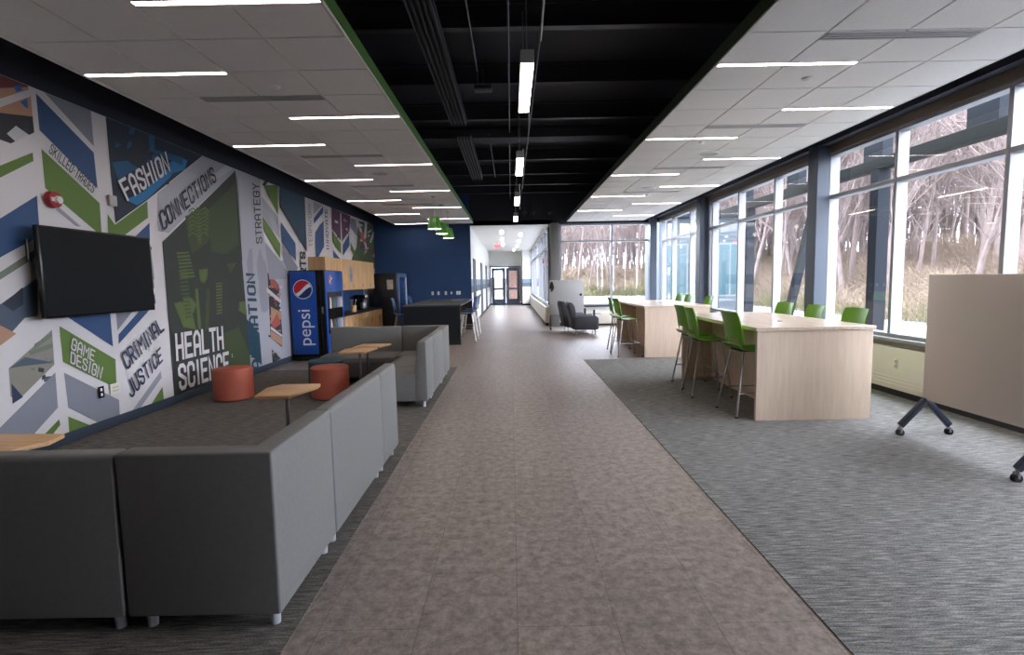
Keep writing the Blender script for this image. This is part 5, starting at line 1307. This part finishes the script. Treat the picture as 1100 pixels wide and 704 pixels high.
# (x range, y range, how many, keep test): the woods the two window walls look at
zones = [((15.5, 44), (9, 62), 175, lambda x, y: .28 < x/y < 1.12), ((2.5, 36), (51, 100), 110, lambda x, y: .04 < x/y < .40), ((15.5, 24), (-8, 12), 14, lambda x, y: True)]
for (xa, xb), (ya, yb), N, ok in zones:
    k = 0; tries = 0
    while k < N and tries < 20000:
        tries += 1
        x = R.uniform(xa, xb); y = R.uniform(ya, yb)
        if xb > 30: x = xa+(xb-xa)*R.random()**1.5
        elif yb > 70: y = ya+(yb-ya)*R.random()**1.4
        if not ok(x, y) or any((x-a)**2+(y-b_)**2 < 1.0 for a, b_ in done): continue
        done.append((x, y)); k += 1
        o = bpy.data.objects.new('bare_tree', TM[R.randrange(7)]); COL.objects.link(o)
        o.location = (x, y, ground_h(x, y)); o.rotation_euler = (R.gauss(0, .05), R.gauss(0, .05), R.uniform(0, 6.28)); s = R.uniform(.7, 1.3); o.scale = (s, s, s*R.uniform(.95, 1.2))
        tag(o, 'tall bare leafless tree in the winter woods beyond the windows', 'tree', 'bare trees in the woods')
def brush(name, label, area, N, m, hmin, hmax, seed, th=.008):
    R = random.Random(seed); verts = []; faces = []
    for _ in range(N):
        x = area[0]+(area[1]-area[0])*R.random()**1.15; y = R.uniform(area[2], area[3])
        if len(area) > 4: y = area[2]+(area[3]-area[2])*R.random()**1.2; x = R.uniform(area[0], area[1])
        z = ground_h(x, y)
        cl = .55+.45*math.sin(x*1.1+y*.7)*math.sin(y*1.3-x*.4)
        for k in range(5):
            h = R.uniform(hmin, hmax)*cl; dx, dy = R.gauss(0, .7)*h, R.gauss(0, .7)*h
            p = Vector((x+R.gauss(0, .15), y+R.gauss(0, .15), z)); q = p+Vector((dx, dy, h)); mid = (p+q)/2+Vector((R.gauss(0, .08), R.gauss(0, .08), .1*h))
            w = Vector((R.gauss(0, 1), R.gauss(0, 1), 0)).normalized()*th
            b0 = len(verts); verts += [p-w, p+w, mid-w*.7, mid+w*.7, q]; faces += [(b0, b0+1, b0+3, b0+2), (b0+2, b0+3, b0+4)]
            # side twigs
            for s in range(2):
                a = p.lerp(q, R.uniform(.3, .8)); e = a+Vector((R.gauss(0, .22), R.gauss(0, .22), R.uniform(.05, .35)))*h*.7
                w2 = Vector((R.gauss(0, 1), R.gauss(0, 1), R.gauss(0, 1))).normalized()*th*.7
                b0 = len(verts); verts += [a-w2, a+w2, e]; faces.append((b0, b0+1, b0+2))
    me = bpy.data.meshes.new(name); me.from_pydata([tuple(v) for v in verts], [], faces); me.materials.append(m)
    o = bpy.data.objects.new(name, me); COL.objects.link(o); tag(o, label, 'brush', kind='stuff')
brush('brushwood', 'tangled tan winter brush on the bank outside the right windows', (13.8, 27, 8, 50), 17000, twig, .7, 1.9, 1, .009)
brush('undergrowth', 'olive green brambles mixed in the bank outside the right windows', (13.6, 20, 6, 46), 4500, twig2, .4, 1.3, 2, .010)
brush('thicket', 'tan thicket at the wood edge beyond the back window', (1, 30, 51, 66, 1), 6000, twig, .7, 2.2, 3, .02)
brush('brambles', 'yellow green brambles low at the wood edge beyond the back window', (1, 28, 50.3, 56, 1), 3000, twig2, .5, 1.6, 4, .02)
M_['ext'] = mat('exterior_slate_steel', (26, 31, 37), .8, spec=.2); M_['extalu'] = mat('exterior_window_metal', (84, 90, 94), .6)
# the distant rest of the woods: a haze of thin stems nobody could count
R = random.Random(9); verts = []; faces = []
def stick(p, q, r0, r1):
    d = (q-p).normalized(); x = d.orthogonal().normalized(); y = d.cross(x); k = len(verts)
    for c, rr in ((p, r0), (q, r1)):
        for i in range(3): a = 2*PI*i/3; verts.append(c+x*rr*math.cos(a)+y*rr*math.sin(a))
    for i in range(3): j = (i+1) % 3; faces.append((k+i, k+j, k+3+j, k+3+i))
for n_, (xa, xb, ya, yb) in ((900, (30, 75, 25, 100)), (650, (2, 55, 88, 125))):
    for _ in range(n_):
        x, y = R.uniform(xa, xb), R.uniform(ya, yb)
        if not .03 < x/y < 1.15: continue
        H = R.uniform(10, 18); p = Vector((x, y, 2.2)); q = p+Vector((R.gauss(0, .8), R.gauss(0, .8), H)); stick(p, q, R.uniform(.06, .13), .02)
        for k in range(16):
            a = p.lerp(q, R.uniform(.25, .95)); L = R.uniform(1.2, 3.4); e = a+Vector((R.gauss(0, .55), R.gauss(0, .55), R.uniform(.3, 1)))*L; stick(a, e, .03, .012)
            for m_ in range(2):
                a2 = a.lerp(e, R.uniform(.3, .9)); e2 = a2+Vector((R.gauss(0, .6), R.gauss(0, .6), R.uniform(0, 1)))*L*.5; stick(a2, e2, .016, .008)
me = bpy.data.meshes.new('distant_woods'); me.from_pydata([tuple(v) for v in verts], [], faces); me.materials.append(bark)
o = bpy.data.objects.new('distant_woods', me); COL.objects.link(o); tag(o, 'dense grey haze of thin bare stems at the back of the woods', 'woods', kind='stuff')
# exterior steel frame carrying a canopy beam
def post(label, x, y, s=.22, top=3.9, m='ext'):
    o = MB().box((x, y, -.25), (x+s, y+s, 3.42), r=.006, seg=1).build('canopy_post', M_[m]); tag(o, label, 'post', 'canopy posts outside')
post('slate steel canopy post outside the nearest window bays', 6.5, 9.44)
post('slate steel canopy post outside the far window bays', 6.5, 14.6)
post('slate steel canopy post outside the windows beside the camera', 6.5, 3.6)
t = thing('canopy_beam', 'dark horizontal steel canopy beam running outside along the windows', 'beam', (6.5, -3, 3.43))
MB().box((0, 0, 0), (.22, 20.6, .19), r=.005, seg=1).build('beam', mat('dark_green_steel', (22, 28, 26), .8, spec=.2), t)
for y in (8.9, 10.2, 12.4, 15.1, 17.7): MB().box((.02, y, .19), (.2, y+.5, .75)).build('stub_post', M_['ext'], t)
o = MB().box((6.9, 13.0, -.25), (7.1, 13.2, 3.9)).build('brace', M_['ext']); 
bpy.data.objects.remove(o)
t = thing('canopy_brace', 'slanted dark steel brace outside the middle window bay', 'brace', (6.5, 12.6, 0))
b = MB(); b.box((-.08, -.08, -.25), (.08, .08, 3.9)); bm_ = b.bm
for v in bm_.verts: v.co.x += (v.co.z)*.14; v.co.y += v.co.z*-.14
b.build('strut', M_['ext'], t)
# neighbouring wing of the school seen through the far bays
t = thing('school_wing', 'pale blue glazed and clapboard building wing outside the far window bays', 'building', (7.0, 25.0, -.25))
clap = mat('pale_clapboard', (60, 68, 73), .8); winm = mat('wing_window_glass', (34, 60, 66), .2)
w = MB(); w.box((0, 0, 0), (4.0, 2.6, 4.6))
for k in range(24): w.box((-.01, -.02, .1+k*.18), (4.0, 0, .12+k*.18))
w.build('wall', clap, t)
MB().box((-.2, -.3, 4.6), (4.2, 2.8, 4.9)).build('roof', M_['ext'], t)
for i in range(3):
    x = .2+i*1.28; o = MB().box((x, -.05, .9), (x+1.15, -.02, 3.4)).build('window', M_['extalu'], t)
    MB().box((x+.07, -.06, .97), (x+.54, -.05, 3.33)).box((x+.61, -.06, .97), (x+1.08, -.05, 3.33)).build('glass', winm, o)
# ---- light and camera
w = bpy.data.worlds.new('World'); S.world = w; w.use_nodes = True; nt = w.node_tree
bg = nt.nodes['Background']; bg.inputs[0].default_value = (*lin((230, 238, 255)), 1); bg.inputs[1].default_value = 11
cam = bpy.data.cameras.new('Camera'); co = bpy.data.objects.new('Camera', cam); COL.objects.link(co)
f = 565.; pitch = math.atan(51/f); roll = .019
F = Vector((0, math.cos(pitch), -math.sin(pitch))); U0 = Vector((0, math.sin(pitch), math.cos(pitch))); R0 = Vector((1, 0, 0))
Rr = R0*math.cos(roll)-U0*math.sin(roll); Uu = U0*math.cos(roll)+R0*math.sin(roll)
co.matrix_world = Matrix(((Rr.x, Uu.x, -F.x, 0), (Rr.y, Uu.y, -F.y, 0), (Rr.z, Uu.z, -F.z, 1.6), (0, 0, 0, 1)))
cam.sensor_width = 36; cam.lens = 36*f/1100; cam.clip_start = .05; cam.clip_end = 300
S.camera = co
S.view_settings.view_transform = 'Standard'; S.view_settings.look = 'None'; S.view_settings.gamma = 1; S.view_settings.use_curve_mapping = False
S.view_settings.exposure = 1.1
S.cycles.max_bounces = 8; S.cycles.diffuse_bounces = 5; S.cycles.transparent_max_bounces = 12
S.cycles.sample_clamp_indirect = 6; S.cycles.caustics_reflective = False; S.cycles.caustics_refractive = False
bpy.context.view_layer.update()
